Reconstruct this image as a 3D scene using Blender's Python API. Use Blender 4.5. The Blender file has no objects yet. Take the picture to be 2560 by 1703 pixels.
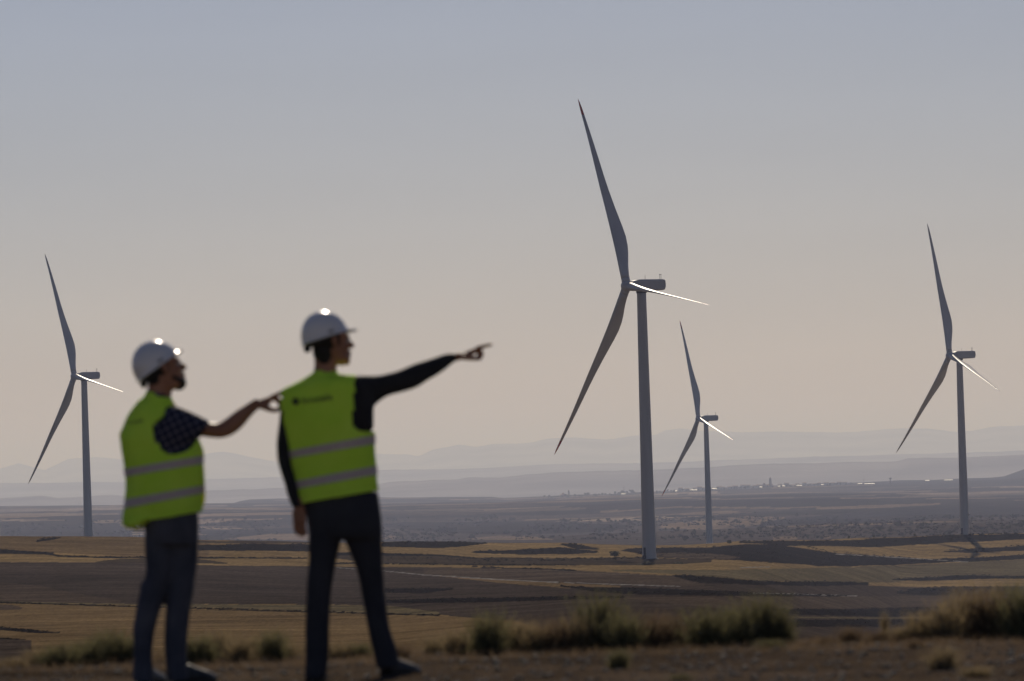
import bpy, bmesh, math, random
import numpy as np
from mathutils import Vector, Matrix
random.seed(7); rng = np.random.default_rng(11)
sc = bpy.context.scene
col = sc.collection
R = math.radians
PI = math.pi
# ------------------------------------------------------------------ camera, sky, sun, exposure
F = 200/36*2560.0                      # focal length in pixels of the 2560 wide photograph
ZC = 1.01                              # camera height above the gravel pad
PITCH, ROLL = math.atan(338.5/F), R(1.7)
HV = 338.5
r0 = Vector((1,0,0)); fw = Vector((0,math.cos(PITCH),math.sin(PITCH))); u0 = Vector((0,-math.sin(PITCH),math.cos(PITCH)))
rt = r0*math.cos(ROLL) - u0*math.sin(ROLL); up = r0*math.sin(ROLL) + u0*math.cos(ROLL)
CP = Vector((0,0,ZC))
cd = bpy.data.cameras.new('camera'); cam = bpy.data.objects.new('camera', cd); col.objects.link(cam)
cam.matrix_world = Matrix(((rt.x,up.x,-fw.x,CP.x),(rt.y,up.y,-fw.y,CP.y),(rt.z,up.z,-fw.z,CP.z),(0,0,0,1)))
cd.lens = 200; cd.sensor_width = 36; cd.clip_start = 0.5; cd.clip_end = 300000
cd.dof.use_dof = True; cd.dof.focus_distance = 1650; cd.dof.aperture_fstop = 6.4
sc.camera = cam
SUN_EL, SUN_AZ = R(29.5), R(1.5)         # azimuth clockwise from +Y
sd = Vector((math.sin(SUN_AZ)*math.cos(SUN_EL), math.cos(SUN_AZ)*math.cos(SUN_EL), math.sin(SUN_EL)))
sl = bpy.data.lights.new('sun', 'SUN'); sun = bpy.data.objects.new('sun', sl); col.objects.link(sun)
sl.energy = 4.0; sl.angle = R(0.5); sl.color = (1.0, 0.875, 0.71)
sun.rotation_euler = sd.to_track_quat('Z','Y').to_euler(); sun.location = (0,0,60)
world = bpy.data.worlds.new('World'); sc.world = world; world.use_nodes = True
wn = world.node_tree; bg = wn.nodes['Background']
sky = wn.nodes.new('ShaderNodeTexSky'); sky.sky_type = 'NISHITA'; sky.sun_disc = False
sky.sun_elevation = SUN_EL; sky.sun_rotation = SUN_AZ; sky.altitude = 500; sky.air_density = 1.0; sky.dust_density = 0.4; sky.ozone_density = 4
tint = wn.nodes.new('ShaderNodeVectorMath'); tint.operation = 'MULTIPLY'; tint.inputs[1].default_value = (1.06,.965,1.12)
wn.links.new(sky.outputs[0], tint.inputs[0]); 
wtc = wn.nodes.new('ShaderNodeTexCoord'); wmp = wn.nodes.new('ShaderNodeMapping'); wmp.inputs['Scale'].default_value = (7,7,60); wn.links.new(wtc.outputs['Generated'], wmp.inputs[0])
wno = wn.nodes.new('ShaderNodeTexNoise'); wno.inputs['Scale'].default_value = 1.0; wno.inputs['Detail'].default_value = 5; wn.links.new(wmp.outputs[0], wno.inputs['Vector'])
wmr = wn.nodes.new('ShaderNodeMapRange'); wmr.inputs[1].default_value = .3; wmr.inputs[2].default_value = .7; wmr.inputs[3].default_value = .975; wmr.inputs[4].default_value = 1.035; wn.links.new(wno.outputs[0], wmr.inputs[0])
wsc = wn.nodes.new('ShaderNodeVectorMath'); wsc.operation = 'SCALE'; wn.links.new(tint.outputs[0], wsc.inputs[0]); wn.links.new(wmr.outputs[0], wsc.inputs['Scale'])
wn.links.new(wsc.outputs[0], bg.inputs[0]); bg.inputs[1].default_value = 0.05
sc.view_settings.view_transform = 'Standard'; sc.view_settings.look = 'None'
sc.view_settings.exposure = -0.50; sc.view_settings.gamma = 1.0
HAZE_D = 5.1e-5
# ------------------------------------------------------------------ helpers
def P(px, py, d):                      # point at depth d seen at photograph pixel (px, py)
    return CP + fw*d + rt*((px-1280)/F*d) + up*((851.5-py)/F*d)
def to_av(px, py):                     # unroll: a = sideways, v = pixels below the horizon
    dx, dy = np.asarray(px,float)-1280, np.asarray(py,float)-851.5
    return dx*math.cos(ROLL)-dy*math.sin(ROLL), dx*math.sin(ROLL)+dy*math.cos(ROLL)-HV
def to_px(a, v):
    b = v+HV
    return 1280+a*math.cos(ROLL)+b*math.sin(ROLL), 851.5-a*math.sin(ROLL)+b*math.cos(ROLL)
def poly(pts):
    p = np.array(pts, float); a, v = to_av(p[:,0], p[:,1])
    return a, v
def tag(o, label=None, cat=None, group=None, kind=None):
    if label: o['label'] = label
    if cat: o['category'] = cat
    if group: o['group'] = group
    if kind: o['kind'] = kind
    return o
def empty(name, loc, rz=0):
    o = bpy.data.objects.new(name, None); col.objects.link(o); o.location = loc; o.rotation_euler = (0,0,rz)
    o.empty_display_size = 0.3
    return o
def mesh(name, v, f, mats, parent=None, smooth=False, local=False):
    me = bpy.data.meshes.new(name)
    v = np.asarray(v, np.float32).reshape(-1,3)
    if isinstance(f, np.ndarray):
        n, k = f.shape
        me.vertices.add(len(v)); me.vertices.foreach_set('co', v.ravel())
        me.loops.add(n*k); me.loops.foreach_set('vertex_index', f.astype(np.int32).ravel())
        me.polygons.add(n); me.polygons.foreach_set('loop_start', (np.arange(n)*k).astype(np.int32))
        me.polygons.foreach_set('loop_total', np.full(n,k,np.int32)); me.update(calc_edges=True)
    else:
        me.from_pydata([tuple(map(float,x)) for x in v], [], f); me.update()
    for m in (mats if isinstance(mats,(list,tuple)) else [mats]): me.materials.append(m)
    if smooth: me.polygons.foreach_set('use_smooth', np.ones(len(me.polygons),bool))
    o = bpy.data.objects.new(name, me); col.objects.link(o)
    if parent is not None:
        o.parent = parent
        if not local: o.matrix_parent_inverse = Matrix.Translation(-Vector(parent.location)) if parent.rotation_euler.z==0 and parent.parent is None else parent.matrix_world.inverted()
    return o
def copy_tree(o, parent=None):
    c = o.copy(); col.objects.link(c); c.parent = parent
    if parent is not None: c.matrix_parent_inverse = o.matrix_parent_inverse.copy()
    for ch in list(o.children): copy_tree(ch, c)
    return c
# value noise (world space)
def _hash(ix, iy, s=0):
    h = (ix.astype(np.int64)*374761393 + iy.astype(np.int64)*668265263 + s*1442695041) & 0xffffffff
    h = ((h ^ (h>>13))*1274126177) & 0xffffffff
    h = ((h ^ (h>>16))*2246822519) & 0xffffffff
    return ((h ^ (h>>15)) & 0xffffff)/float(0xffffff)
def vnoise(x, y, s=0):
    x = np.asarray(x,float); y = np.asarray(y,float)
    ix = np.floor(x); iy = np.floor(y); fx = x-ix; fy = y-iy
    fx = fx*fx*(3-2*fx); fy = fy*fy*(3-2*fy)
    a = _hash(ix,iy,s); b = _hash(ix+1,iy,s); c = _hash(ix,iy+1,s); d = _hash(ix+1,iy+1,s)
    return (a*(1-fx)+b*fx)*(1-fy)+(c*(1-fx)+d*fx)*fy
def fbm(x, y, o=4, s=0):
    t = 0; amp = .5; n = 0
    for i in range(o):
        t = t+amp*vnoise(x*2**i+i*17.3, y*2**i+i*9.1, s+i); n += amp; amp *= .5
    return t/n-0.5
def ss(x): x = np.clip(x,0,1); return x*x*(3-2*x)
# ------------------------------------------------------------------ materials
def mat(name, base=(.5,.5,.5), rough=.7, metal=0, spec=.5):
    m = bpy.data.materials.new(name); m.use_nodes = True
    b = m.node_tree.nodes['Principled BSDF']; b.inputs['Base Color'].default_value = (*base,1)
    b.inputs['Roughness'].default_value = rough; b.inputs['Metallic'].default_value = metal
    b.inputs['Specular IOR Level'].default_value = spec
    return m
def noisy(name, c1, c2, scale=5, rough=.8, bump=0, bscale=None, stretch=(1,1,1), spec=.3, trans=0, coord='Object', detail=6, contrast=(.35,.65)):
    m = mat(name, c1, rough, spec=spec); nt = m.node_tree; N = nt.nodes; L = nt.links; b = N['Principled BSDF']
    tc = N.new('ShaderNodeTexCoord'); mp = N.new('ShaderNodeMapping'); mp.inputs['Scale'].default_value = stretch
    L.new(tc.outputs[coord], mp.inputs[0])
    n = N.new('ShaderNodeTexNoise'); n.inputs['Scale'].default_value = scale; n.inputs['Detail'].default_value = detail
    L.new(mp.outputs[0], n.inputs['Vector'])
    cr = N.new('ShaderNodeValToRGB'); cr.color_ramp.elements[0].position = contrast[0]; cr.color_ramp.elements[1].position = contrast[1]
    cr.color_ramp.elements[0].color = (*c1,1); cr.color_ramp.elements[1].color = (*c2,1)
    L.new(n.outputs[0], cr.inputs[0]); L.new(cr.outputs[0], b.inputs['Base Color'])
    if bump:
        n2 = N.new('ShaderNodeTexNoise'); n2.inputs['Scale'].default_value = bscale or scale*3; L.new(mp.outputs[0], n2.inputs['Vector'])
        bp = N.new('ShaderNodeBump'); bp.inputs['Strength'].default_value = .7; bp.inputs['Distance'].default_value = bump
        L.new(n2.outputs[0], bp.inputs['Height']); L.new(bp.outputs[0], b.inputs['Normal'])
    if trans:
        t = N.new('ShaderNodeBsdfTranslucent'); L.new(cr.outputs[0], t.inputs[0])
        mx = N.new('ShaderNodeMixShader'); mx.inputs[0].default_value = trans
        L.new(b.outputs[0], mx.inputs[1]); L.new(t.outputs[0], mx.inputs[2]); L.new(mx.outputs[0], N['Material Output'].inputs[0])
    return m
# ------------------------------------------------------------------ terrain
D_LIP = 33.0
EDGE = poly([(-900,1330),(-300,1338),(0,1341),(180,1341),(350,1343),(500,1349),(640,1351),(770,1354),(880,1357),(1000,1353),(1130,1354),(1217,1357),(1300,1358),(1405,1357),(1500,1361),(1560,1362),(1620,1363),(1700,1362),(1790,1358),(1850,1352),(1950,1350),(2060,1350),(2120,1346),(2200,1344),(2290,1341),(2350,1338),(2405,1336),(2450,1335),(2560,1333),(2900,1325),(3500,1320)])
R1 = poly([(-600,1262),(0,1265),(100,1265),(300,1263),(520,1259),(585,1258),(600,1253),(625,1249),(700,1247),(760,1248),(800,1246),(860,1244),(930,1243),(1000,1244),(1100,1243),(1230,1242),(1262,1246),(1330,1242),(1380,1240),(1440,1237),(1520,1236),(1600,1230),(1700,1226),(1800,1220),(1880,1216),(1950,1213),(2050,1208),(2150,1207),(2250,1201),(2330,1200),(2400,1196),(2480,1194),(2510,1191),(2535,1182),(2560,1173),(2640,1160),(2900,1170)])
R1S = poly([(-600,1267),(0,1266),(1200,1246),(1900,1216),(2500,1194),(3200,1180)])
def dedge(a): return np.interp(a, [-2000,-1280,-900,-300,0,344,600,850,1000,1110,1280,2000], [1500,1500,1550,1800,2000,2065,2150,2350,2420,2431,2450,2450])
_k0 = math.log((1603-250)/(2064-250))/math.log(1-(to_av(1624,1396)[1]-np.interp(331,*EDGE))/(447.0-np.interp(331,*EDGE)))
def kexp(a): return np.interp(a, [-1280,-300,200,480,700,950,1280], [1.3,1.5,_k0,_k0,1.0,.42,.4])
VB = 447.0
Z34 = -52.0; D34 = 3500.0; DR1 = 15000.0; ZF = -80.0
def plain_relief(X, Y):
    n = fbm(X/1100, Y/1500, 3, 5)*2; n = np.tanh(n*3.4)*1.15
    m = fbm(X/420+7, Y/600, 4, 9)*2; m = np.tanh(m*3)
    return 6.0*n+2.6*m+1.2*fbm(X/90,Y/120,3,3)*2
def zfun(a, d):
    a, d = np.broadcast_arrays(np.asarray(a,float), np.asarray(d,float))
    X = a/F*d; Y = d
    ve = np.interp(a, *EDGE); de = dedge(a); k = kexp(a)
    z = np.zeros_like(d)
    pad = fbm(X/2.2, Y/2.2, 4, 1)*.035 + fbm(X/.35, Y/.35, 2, 2)*.012
    v2 = np.interp(d, [D_LIP,36,60,150,250], [F*ZC/D_LIP,445,475,462,VB])
    z2 = ZC-v2*d/F
    t = 1-np.clip((d-250)/(de-250),0,1)**(1/k)
    v3 = ve+t*(VB-ve)
    z3 = ZC-v3*d/F
    rel = fbm(X/55, Y/90, 4, 21)*1.6*np.clip((d-250)/500,0,1)*np.clip(t*6,0.25,1) + fbm(X/9,Y/14,3,23)*.22
    z3 = z3+rel
    ze = ZC-ve*de/F
    z4 = ze+(Z34-ze)*np.clip((d-de)/(D34-de),0,1) + fbm(X/60,Y/90,3,25)*1.0*np.clip((d-de)/200,0,1)+fbm(X/9,Y/14,3,23)*.22
    zr1 = ZC-np.interp(a,*R1)*DR1/F
    s = np.clip((d-D34)/(DR1-D34),0,1)
    zs = ZC-np.interp(a,*R1S)*DR1/F
    z5 = Z34+(zs-Z34)*s**1.3+(zr1-zs)*s**12 + plain_relief(X,Y)*np.clip((d-D34)/700,0,1)*np.clip((DR1-d)/2500,0,1) + fbm(X/300,Y/300,3,31)*3*s
    z6 = zr1+(ZF-zr1)*np.clip((d-DR1)/1800,0,1)
    z = np.where(d<=D_LIP, pad, np.where(d<=250, z2+pad*4, np.where(d<=de, z3, np.where(d<=D34, z4, np.where(d<=DR1, z5, z6)))))
    return z
def hit(px, py, dmin=36, dmax=14990, n=3500):
    a, v = to_av(px, py); a = float(a); v = float(v)
    ds = np.exp(np.linspace(math.log(dmin), math.log(dmax), n))
    vv = (ZC-zfun(a, ds))*F/ds
    i = np.argmax(vv <= v)
    if vv[i] > v: i = len(ds)-1
    d = ds[i]
    return Vector((a/F*d, d, float(zfun(a,d))))
STUB=(.235,.162,.074); STUBD=(.178,.122,.062); OLIVE=(.132,.106,.060); PLOU=(.066,.050,.039); PLOB=(.088,.065,.047); SCRUB=(.066,.049,.032); DARK=(.021,.017,.015); TRACK=(.30,.28,.26); GRAV=(.118,.087,.062)
STRIPS = [
 # colour, top line, bottom line   (places in the photograph, turned into ground coordinates below)
 (STUBD,[(-900,1330),(380,1340),(520,1348)],[(-900,1374),(0,1374),(340,1393),(520,1396)]),
 (STUB,[(-900,1383),(0,1384),(150,1390),(520,1398),(980,1400)],[(-900,1405),(0,1405),(360,1406),(500,1413),(980,1418)]),
 (SCRUB,[(240,1404),(300,1397),(380,1396),(480,1397),(520,1400),(570,1407)],[(240,1406),(400,1408),(500,1408),(570,1410)]),
 (PLOB,[(490,1352),(570,1353),(640,1349),(700,1351),(790,1355)],[(490,1357),(560,1358),(640,1359),(790,1359)]),
 (DARK,[(490,1364),(560,1362),(640,1358),(700,1360),(800,1360),(840,1364)],[(490,1375),(600,1378),(770,1378),(840,1374)]),
 (DARK,[(-900,1373),(0,1374),(130,1381),(149,1389),(290,1392.5),(496,1393),(770,1395)],[(-900,1384),(0,1384),(110,1386),(150,1392.5),(290,1396),(496,1396.5),(770,1397.5)]),
 (DARK,[(90,1352),(110,1346),(150,1341)],[(90,1356),(110,1352),(150,1345)]),
 (PLOU,[(-900,1405),(0,1405),(240,1406),(360,1406),(500,1413),(770,1416),(900,1418),(1200,1418),(1400,1424),(1560,1432),(1700,1440),(1800,1455),(2200,1460),(3200,1447)],[(-900,1502),(0,1503),(340,1510),(760,1511),(971,1514),(1100,1536),(1250,1560),(1400,1900),(3200,1900)]),
 (PLOB,[(0,1455),(100,1465),(200,1485),(300,1500)],[(0,1503),(100,1505),(200,1507),(300,1508)]),
 (DARK,[(840,1381),(900,1380),(960,1384),(1100,1386),(1190,1394),(1400,1396),(1600,1393)],[(840,1392),(900,1397),(1000,1404),(1200,1409),(1400,1404),(1600,1400)]),
 (SCRUB,[(830,1388),(955,1390),(1100,1390),(1190,1395),(1400,1397),(1600,1392),(1650,1396),(1780,1398)],[(830,1396),(955,1409),(1200,1413),(1440,1413),(1600,1413),(1740,1408),(1800,1403)]),
 (DARK,[(830,1407),(1100,1410),(1250,1411.5),(1440,1411.5)],[(830,1410),(1100,1413),(1250,1414),(1440,1414)]),
 (STUB,[(955,1409),(1200,1413.5),(1440,1413.5),(1600,1413),(1740,1408),(1900,1405),(2103,1416)],[(955,1417),(1200,1420),(1400,1424),(1560,1424),(1800,1424),(2000,1419),(2103,1418)]),
 (DARK,[(955,1356),(1050,1352),(1130,1353),(1217,1357)],[(955,1368),(1100,1370),(1160,1366),(1220,1359)]),
 (STUB,[(958,1369),(1120,1370),(1220,1359),(1305,1358),(1405,1357)],[(958,1383),(1120,1382),(1190,1379),(1300,1376),(1405,1369)]),
 (DARK,[(1181,1379),(1250,1377),(1340,1372),(1400,1369),(1495,1378)],[(1181,1381),(1300,1386),(1420,1386),(1495,1383)]),
 (DARK,[(1403,1358),(1440,1360),(1498,1370)],[(1403,1362),(1440,1373),(1498,1373)]),
 (STUB,[(1130,1386),(1300,1387),(1440,1386),(1570,1378)],[(1130,1389),(1200,1394),(1440,1393),(1570,1381)]),
 (DARK,[(1556,1374),(1600,1369),(1640,1370),(1750,1368),(1850,1362),(1900,1362),(1960,1358),(2100,1380),(2300,1399),(2420,1403)],[(1556,1376),(1600,1386),(1640,1393),(1750,1398),(1900,1404),(2050,1415),(2200,1414),(2400,1404),(2420,1404)]),
 (PLOB,[(1640,1384),(1700,1381),(1780,1384),(1850,1392)],[(1640,1392),(1750,1397),(1820,1398),(1850,1394)]),
 (STUB,[(1700,1364),(1760,1360),(1800,1358),(1830,1357)],[(1700,1370),(1760,1369),(1800,1366),(1830,1360)]),
 (DARK,[(1850,1352),(2000,1353),(2100,1351),(2300,1341),(2560,1334),(3200,1322)],[(1850,1358),(1933,1361),(2100,1367),(2200,1368),(2300,1361),(2560,1349),(3200,1340)]),
 (STUB,[(1970,1365),(2120,1368),(2220,1368),(2300,1362),(2560,1350),(3200,1341)],[(1970,1366),(2090,1383),(2200,1389),(2350,1397),(2430,1398),(2560,1388),(3200,1380)]),
 (DARK,[(2355,1380),(2420,1373),(2560,1364),(3200,1355)],[(2355,1381),(2420,1381),(2560,1376),(3200,1368)]),
 (DARK,[(2350,1398),(2430,1395),(2560,1387),(3200,1378)],[(2350,1402),(2430,1405),(2560,1398),(3200,1390)]),
 (OLIVE,[(1530,1425),(1800,1425),(2100,1418),(2250,1413),(2420,1405),(2560,1399),(3200,1391)],[(1530,1427),(1700,1436),(1800,1443),(1900,1452),(2100,1456),(2230,1456),(2300,1448),(2400,1442),(2560,1441),(3200,1438)]),
 (PLOB,[(1060,1418),(1200,1420),(1400,1425),(1560,1432),(1700,1441),(1760,1448)],[(1060,1436),(1250,1448),(1500,1460),(1700,1466),(1760,1466)]),
 (DARK,[(1180,1416),(1300,1420),(1420,1424),(1440,1426)],[(1180,1418),(1300,1422.5),(1420,1427),(1440,1429)]),
 (STUBD,[(1100,1440),(1250,1449),(1400,1457),(1550,1464)],[(1100,1441),(1250,1457),(1400,1469),(1550,1478)]),
 (DARK,[(1400,1464),(1484,1468),(1600,1470),(1800,1476),(1960,1484),(2130,1490)],[(1400,1466),(1484,1479),(1600,1487),(1800,1490),(2130,1491)]),
 (DARK,[(1680,1437),(1720,1438),(1800,1443),(1900,1453),(2170,1455)],[(1680,1440),(1750,1458),(1900,1462),(2060,1465),(2170,1462)]),
 (DARK,[(2230,1448),(2300,1443),(2440,1438),(2560,1440),(3200,1436)],[(2230,1450),(2300,1452),(2440,1447),(2560,1447),(3200,1445)]),
 (STUB,[(2170,1458),(2300,1455),(2560,1450),(3200,1446)],[(2170,1464),(2300,1468),(2560,1465),(3200,1462)]),
 (DARK,[(2240,1480),(2300,1470),(2400,1466),(2560,1467),(3200,1464)],[(2240,1482),(2300,1487),(2400,1490),(2560,1489),(3200,1485)]),
 (PLOB,[(1560,1493),(1800,1491),(2100,1491),(2560,1490),(3200,1487)],[(1560,1496),(1800,1521),(2100,1521),(2560,1520),(3200,1517)]),
 (DARK,[(1900,1524),(1980,1522),(2100,1522),(2250,1519),(3200,1516)],[(1900,1526),(2000,1537),(2200,1541),(3200,1538)]),
 (OLIVE,[(1960,1541),(2200,1543),(3200,1540)],[(1960,1544),(2200,1547),(3200,1546)]),
 (DARK,[(1960,1549),(2300,1548),(3200,1546)],[(1960,1566),(2300,1568),(3200,1564)]),
 (DARK,[(960,1472),(1060,1470),(1130,1472)],[(960,1482),(1060,1484),(1130,1474)]),
 (DARK,[(965,1500),(1060,1497),(1300,1493),(1560,1491)],[(965,1509),(1060,1508),(1250,1505),(1560,1495)]),
 (STUBD,[(-900,1509),(0,1510),(340,1516),(475,1520),(764,1528),(1100,1538),(1290,1552),(1420,1590)],[(-900,1760),(0,1760),(340,1760),(1100,1760),(1420,1760)]),
 (OLIVE,[(-900,1502),(0,1503),(340,1510),(760,1512),(971,1514),(1100,1530)],[(-900,1505),(0,1506),(340,1513),(475,1518),(764,1527),(1100,1537)]),
 (DARK,[(-900,1505),(0,1506),(60,1507),(339,1515),(475,1519),(764,1527),(1100,1537)],[(-900,1508),(0,1509),(60,1510),(339,1518),(475,1522),(764,1530.5),(1100,1540)]),
 (PLOB,[(-200,1512),(0,1511),(30,1512),(55,1518)],[(-200,1525),(0,1524),(30,1524),(55,1523)]),
 (DARK,[(-200,1563),(0,1567),(100,1576),(149,1581)],[(-200,1572),(0,1575),(100,1583),(149,1583)]),
 (DARK,[(-200,1592),(0,1595),(65,1598)],[(-200,1595),(0,1598),(65,1600)]),
 (PLOU,[(-200,1595),(0,1598),(80,1600)],[(-200,1800),(0,1800),(80,1800)]),
]
TAN = (.21,.15,.098); VDARK = (.040,.033,.030); VMID = (.085,.068,.058)
PSTRIPS = [
 (VMID,[(930,1303),(1280,1301),(1620,1306)],[(930,1350),(1280,1356),(1620,1362)]),
 (VDARK,[(940,1312),(1000,1306),(1280,1304),(1400,1306),(1570,1312)],[(940,1316),(1100,1332),(1300,1336),(1480,1330),(1570,1322)]),
 (TAN,[(900,1338),(940,1336),(1010,1342)],[(900,1347),(980,1349),(1010,1346)]),
 (TAN,[(1170,1345),(1250,1339),(1320,1340),(1380,1348)],[(1170,1349),(1300,1350),(1380,1350)]),
 (VMID,[(1640,1300),(2000,1288),(2560,1290)],[(1640,1362),(2000,1352),(2560,1335)]),
 (TAN,[(1650,1312),(1750,1300),(1870,1290),(1960,1293)],[(1650,1320),(1760,1325),(1860,1318),(1960,1302)]),
 (VDARK,[(1900,1306),(1960,1297),(2060,1289),(2120,1288),(2200,1303)],[(1900,1312),(2060,1308),(2200,1306)]),
 (VDARK,[(2080,1290),(2150,1278),(2300,1270),(2400,1263),(2560,1262)],[(2080,1292),(2250,1300),(2400,1294),(2560,1292)]),
 (TAN,[(1900,1317),(2100,1311),(2330,1304),(2440,1303)],[(1900,1319),(2100,1315),(2330,1307),(2440,1304)]),
 (TAN,[(1934,1342),(1995,1340)],[(1934,1350),(1995,1349)]),
 (TAN,[(2050,1341),(2075,1340)],[(2050,1347),(2075,1346)]),
 (TAN,[(1500,1278),(1700,1266),(1950,1268),(2050,1266)],[(1500,1281),(1700,1270),(1950,1273),(2050,1268)]),
 (TAN,[(2040,1268),(2200,1262),(2350,1258)],[(2040,1274),(2200,1270),(2350,1262)]),
 (VDARK,[(1400,1268),(1450,1256),(1600,1253),(1900,1248),(2100,1242)],[(1400,1269),(1600,1268),(1900,1262),(2100,1252)]),
 (TAN,[(0,1285),(150,1282),(300,1284)],[(0,1296),(150,1288),(300,1287)]),
 (VDARK,[(0,1320),(30,1311),(300,1312),(330,1330)],[(0,1345),(300,1345),(330,1345)]),
 (TAN,[(500,1268),(700,1271),(900,1269)],[(500,1273),(700,1275),(900,1272)]),
 (VDARK,[(500,1326),(620,1324),(760,1318),(780,1320)],[(500,1336),(620,1340),(780,1336)]),
 (TAN,[(560,1347),(680,1334),(780,1334)],[(560,1349),(680,1349),(780,1352)]),
]
TRACKS = [[(2090,1385),(2250,1394),(2420,1405)],[(841,1419),(957,1427),(1060,1437),(1250,1449),(1400,1456),(1550,1461),(1700,1466)],[(1880,1482),(2000,1485),(2140,1490)],[(1850,1419),(1925,1417)]]
def build_ground():
    # columns by azimuth
    ac = np.concatenate([np.arange(-1400,1401,5.0), np.arange(1440,6001,60), ])
    ac = np.concatenate([-np.arange(1440,6001,60)[::-1], ac])
    az = np.arctan(ac/F); extra = np.radians(np.arange(26,335,4.0))
    az = np.concatenate([az, extra]); sc_ = np.where(np.arange(len(az))<len(ac), 1/np.cos(az), 1/math.cos(math.atan(6000/F)))
    aa = np.concatenate([ac, np.clip(np.where(extra<PI, 6000, -6000),-6000,6000)])
    M = len(az)
    rows = []
    rows.append(('d', np.concatenate([np.linspace(1.0,20,20), np.linspace(20.3,D_LIP,50)])))
    rows.append(('d', np.exp(np.linspace(math.log(D_LIP+.3), math.log(249),36))))
    rows.append(('t', np.linspace(1,0,330)))
    rows.append(('b', np.linspace(0.02,1,40)))
    vs = np.linspace(220,50,360); rows.append(('d', np.unique(np.concatenate([np.linspace(D34+40,4600,30), np.interp(np.linspace(0,1,330), np.linspace(0,1,len(vs)), np.maximum(F*53/vs, D34+60)), np.array([DR1-400.,DR1-200.,DR1])]))))
    rows.append(('d', np.concatenate([DR1+np.linspace(60,1800,10), np.exp(np.linspace(math.log(18000), math.log(76000),14))])))
    Ds = []
    de = dedge(aa); k = kexp(aa)
    for typ, arr in rows:
        for x in arr:
            if typ=='d': Ds.append(np.full(M, x))
            elif typ=='t': Ds.append(250+(de-250)*(1-x)**k)
            else: Ds.append(de+(D34-de)*x)
    D = np.array(Ds); D[:] = np.maximum.accumulate(D, axis=0)
    A = np.broadcast_to(aa, D.shape)
    Z = zfun(A, D)
    XX = D*sc_*np.sin(az); YY = D*sc_*np.cos(az)
    V = np.stack([XX,YY,Z],-1).reshape(-1,3)
    NR = len(D)
    i = np.arange(NR-1)[:,None]*M; j = np.arange(M)[None,:]; jn = (j+1)%M
    f = np.stack([i+j, i+jn, i+M+jn, i+M+j], -1).reshape(-1,4)
    # centre fan closed by a tiny quad ring: add centre vertex
    V = np.vstack([V, [[0,0,float(Z[0].mean())]]]); c = len(V)-1
    # colours
    vpix = (ZC-Z)*F/D
    px, py = to_px(A, vpix)
    X = A/F*D; Y = D
    C = np.zeros(D.shape+(3,))
    g = fbm(X/1.3,Y/1.3,4,41)[...,None]
    C[:] = np.array(STUB)
    padm = D<=60
    near = (D>60)&(D<=de[None,:]+40)
    jx = fbm(X/30, Y/60, 3, 51)*6; jy = (fbm(X/14, Y/40, 3, 53)*5*np.clip(D/1500,.25,1))
    amber = fbm(X/120,Y/200,3,57)[...,None]
    for colr, top, bot in STRIPS:
        t = np.array(top,float); b = np.array(bot,float)
        x0 = max(t[0,0],b[0,0]); x1 = min(t[-1,0],b[-1,0])
        pj = px+jx; qj = py+jy*np.where(np.abs(np.array(colr).sum()-np.array(DARK).sum())<1e-6,1.0,.35)
        m = near&(pj>=x0)&(pj<=x1)&(qj>=np.interp(px,t[:,0],t[:,1]))&(qj<=np.interp(px,b[:,0],b[:,1]))
        C[m] = np.array(colr)
    for tr in TRACKS:
        t = np.array(tr,float)
        m = near&(px>=t[0,0])&(px<=t[-1,0])&(np.abs(py-np.interp(px,t[:,0],t[:,1]))<1.0)
        C[m] = np.array(TRACK)*.8
    behind = (D>de[None,:]+40)
    # the plain: irregular fields
    wx = X+fbm(X/700,Y/900,3,61)*700; wy = Y+fbm(X/800,Y/600,3,63)*900+X*.12
    wd = 330+_hash(np.floor(wy/1200),np.floor(wy/1200)*0,5)*260
    row_h = 260.0
    fy = np.floor(wy/row_h); fx = np.floor(wx/wd+_hash(fy,fy*0,7)*5)
    h = _hash(fx,fy,9)
    far = np.zeros_like(C); 
    pal = [(.00,(.055,.045,.038)),(.20,(.085,.065,.052)),(.42,(.13,.10,.075)),(.55,(.20,.145,.10)),(.74,(.26,.19,.135)),(.90,(.33,.25,.18))]
    for lo, cc in pal: far[h>=lo] = cc
    scrubn = fbm(X/500+3,Y/500,4,71)
    far[(scrubn>.05)|((D<7000)&(scrubn>-.10)&(h<.93))] = (.045,.036,.028)
    spots = (fbm(X/26,Y/40,3,73)>.12)&(D<7500)
    far[spots] = (.022,.022,.016)
    rr = plain_relief(X,Y)
    far[(np.abs(rr)<1.6)&(scrubn>-.02)] = (.04,.034,.028)
    for cc, top, bot in PSTRIPS:
        t = np.array(top,float); b = np.array(bot,float); x0 = max(t[0,0],b[0,0]); x1 = min(t[-1,0],b[-1,0])
        m = (D>2700)&(D<DR1)&(px+jx*1.5>=x0)&(px+jx*1.5<=x1)&(py>=np.interp(px,t[:,0],t[:,1]))&(py<=np.interp(px,b[:,0],b[:,1]))
        far[m] = np.array(cc)*(1+.25*fbm(X[m]/60,Y[m]/160,3,99)[:,None])
    C[behind] = far[behind]
    C[padm] = np.array(GRAV)
    bounce_pale = ss((25.9-np.hypot(XX,YY))/.8)[...,None]*np.ones(3)  # unseen pale ground around the camera, added to bounce light onto the men
    C = np.where(padm[...,None], C*(1-bounce_pale)+np.array((.76,.655,.51))*bounce_pale, C)
    C = C*(1+amber*.5)
    fur = fbm(X/34, Y/7, 3, 95)*2; grain = _hash(np.floor(A*0.4+D*3.1), np.floor(D*1.7), 97)-.5
    C = np.where((near|behind)[...,None], C*(1+.30*fur+.30*grain)[...,None], C)
    C = np.where(padm[...,None], C*(1+g*1.1), C)
    C = np.clip(C,0.005,.9)
    o = mesh('ground', V, f, ground_mat(), smooth=True)
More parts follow.
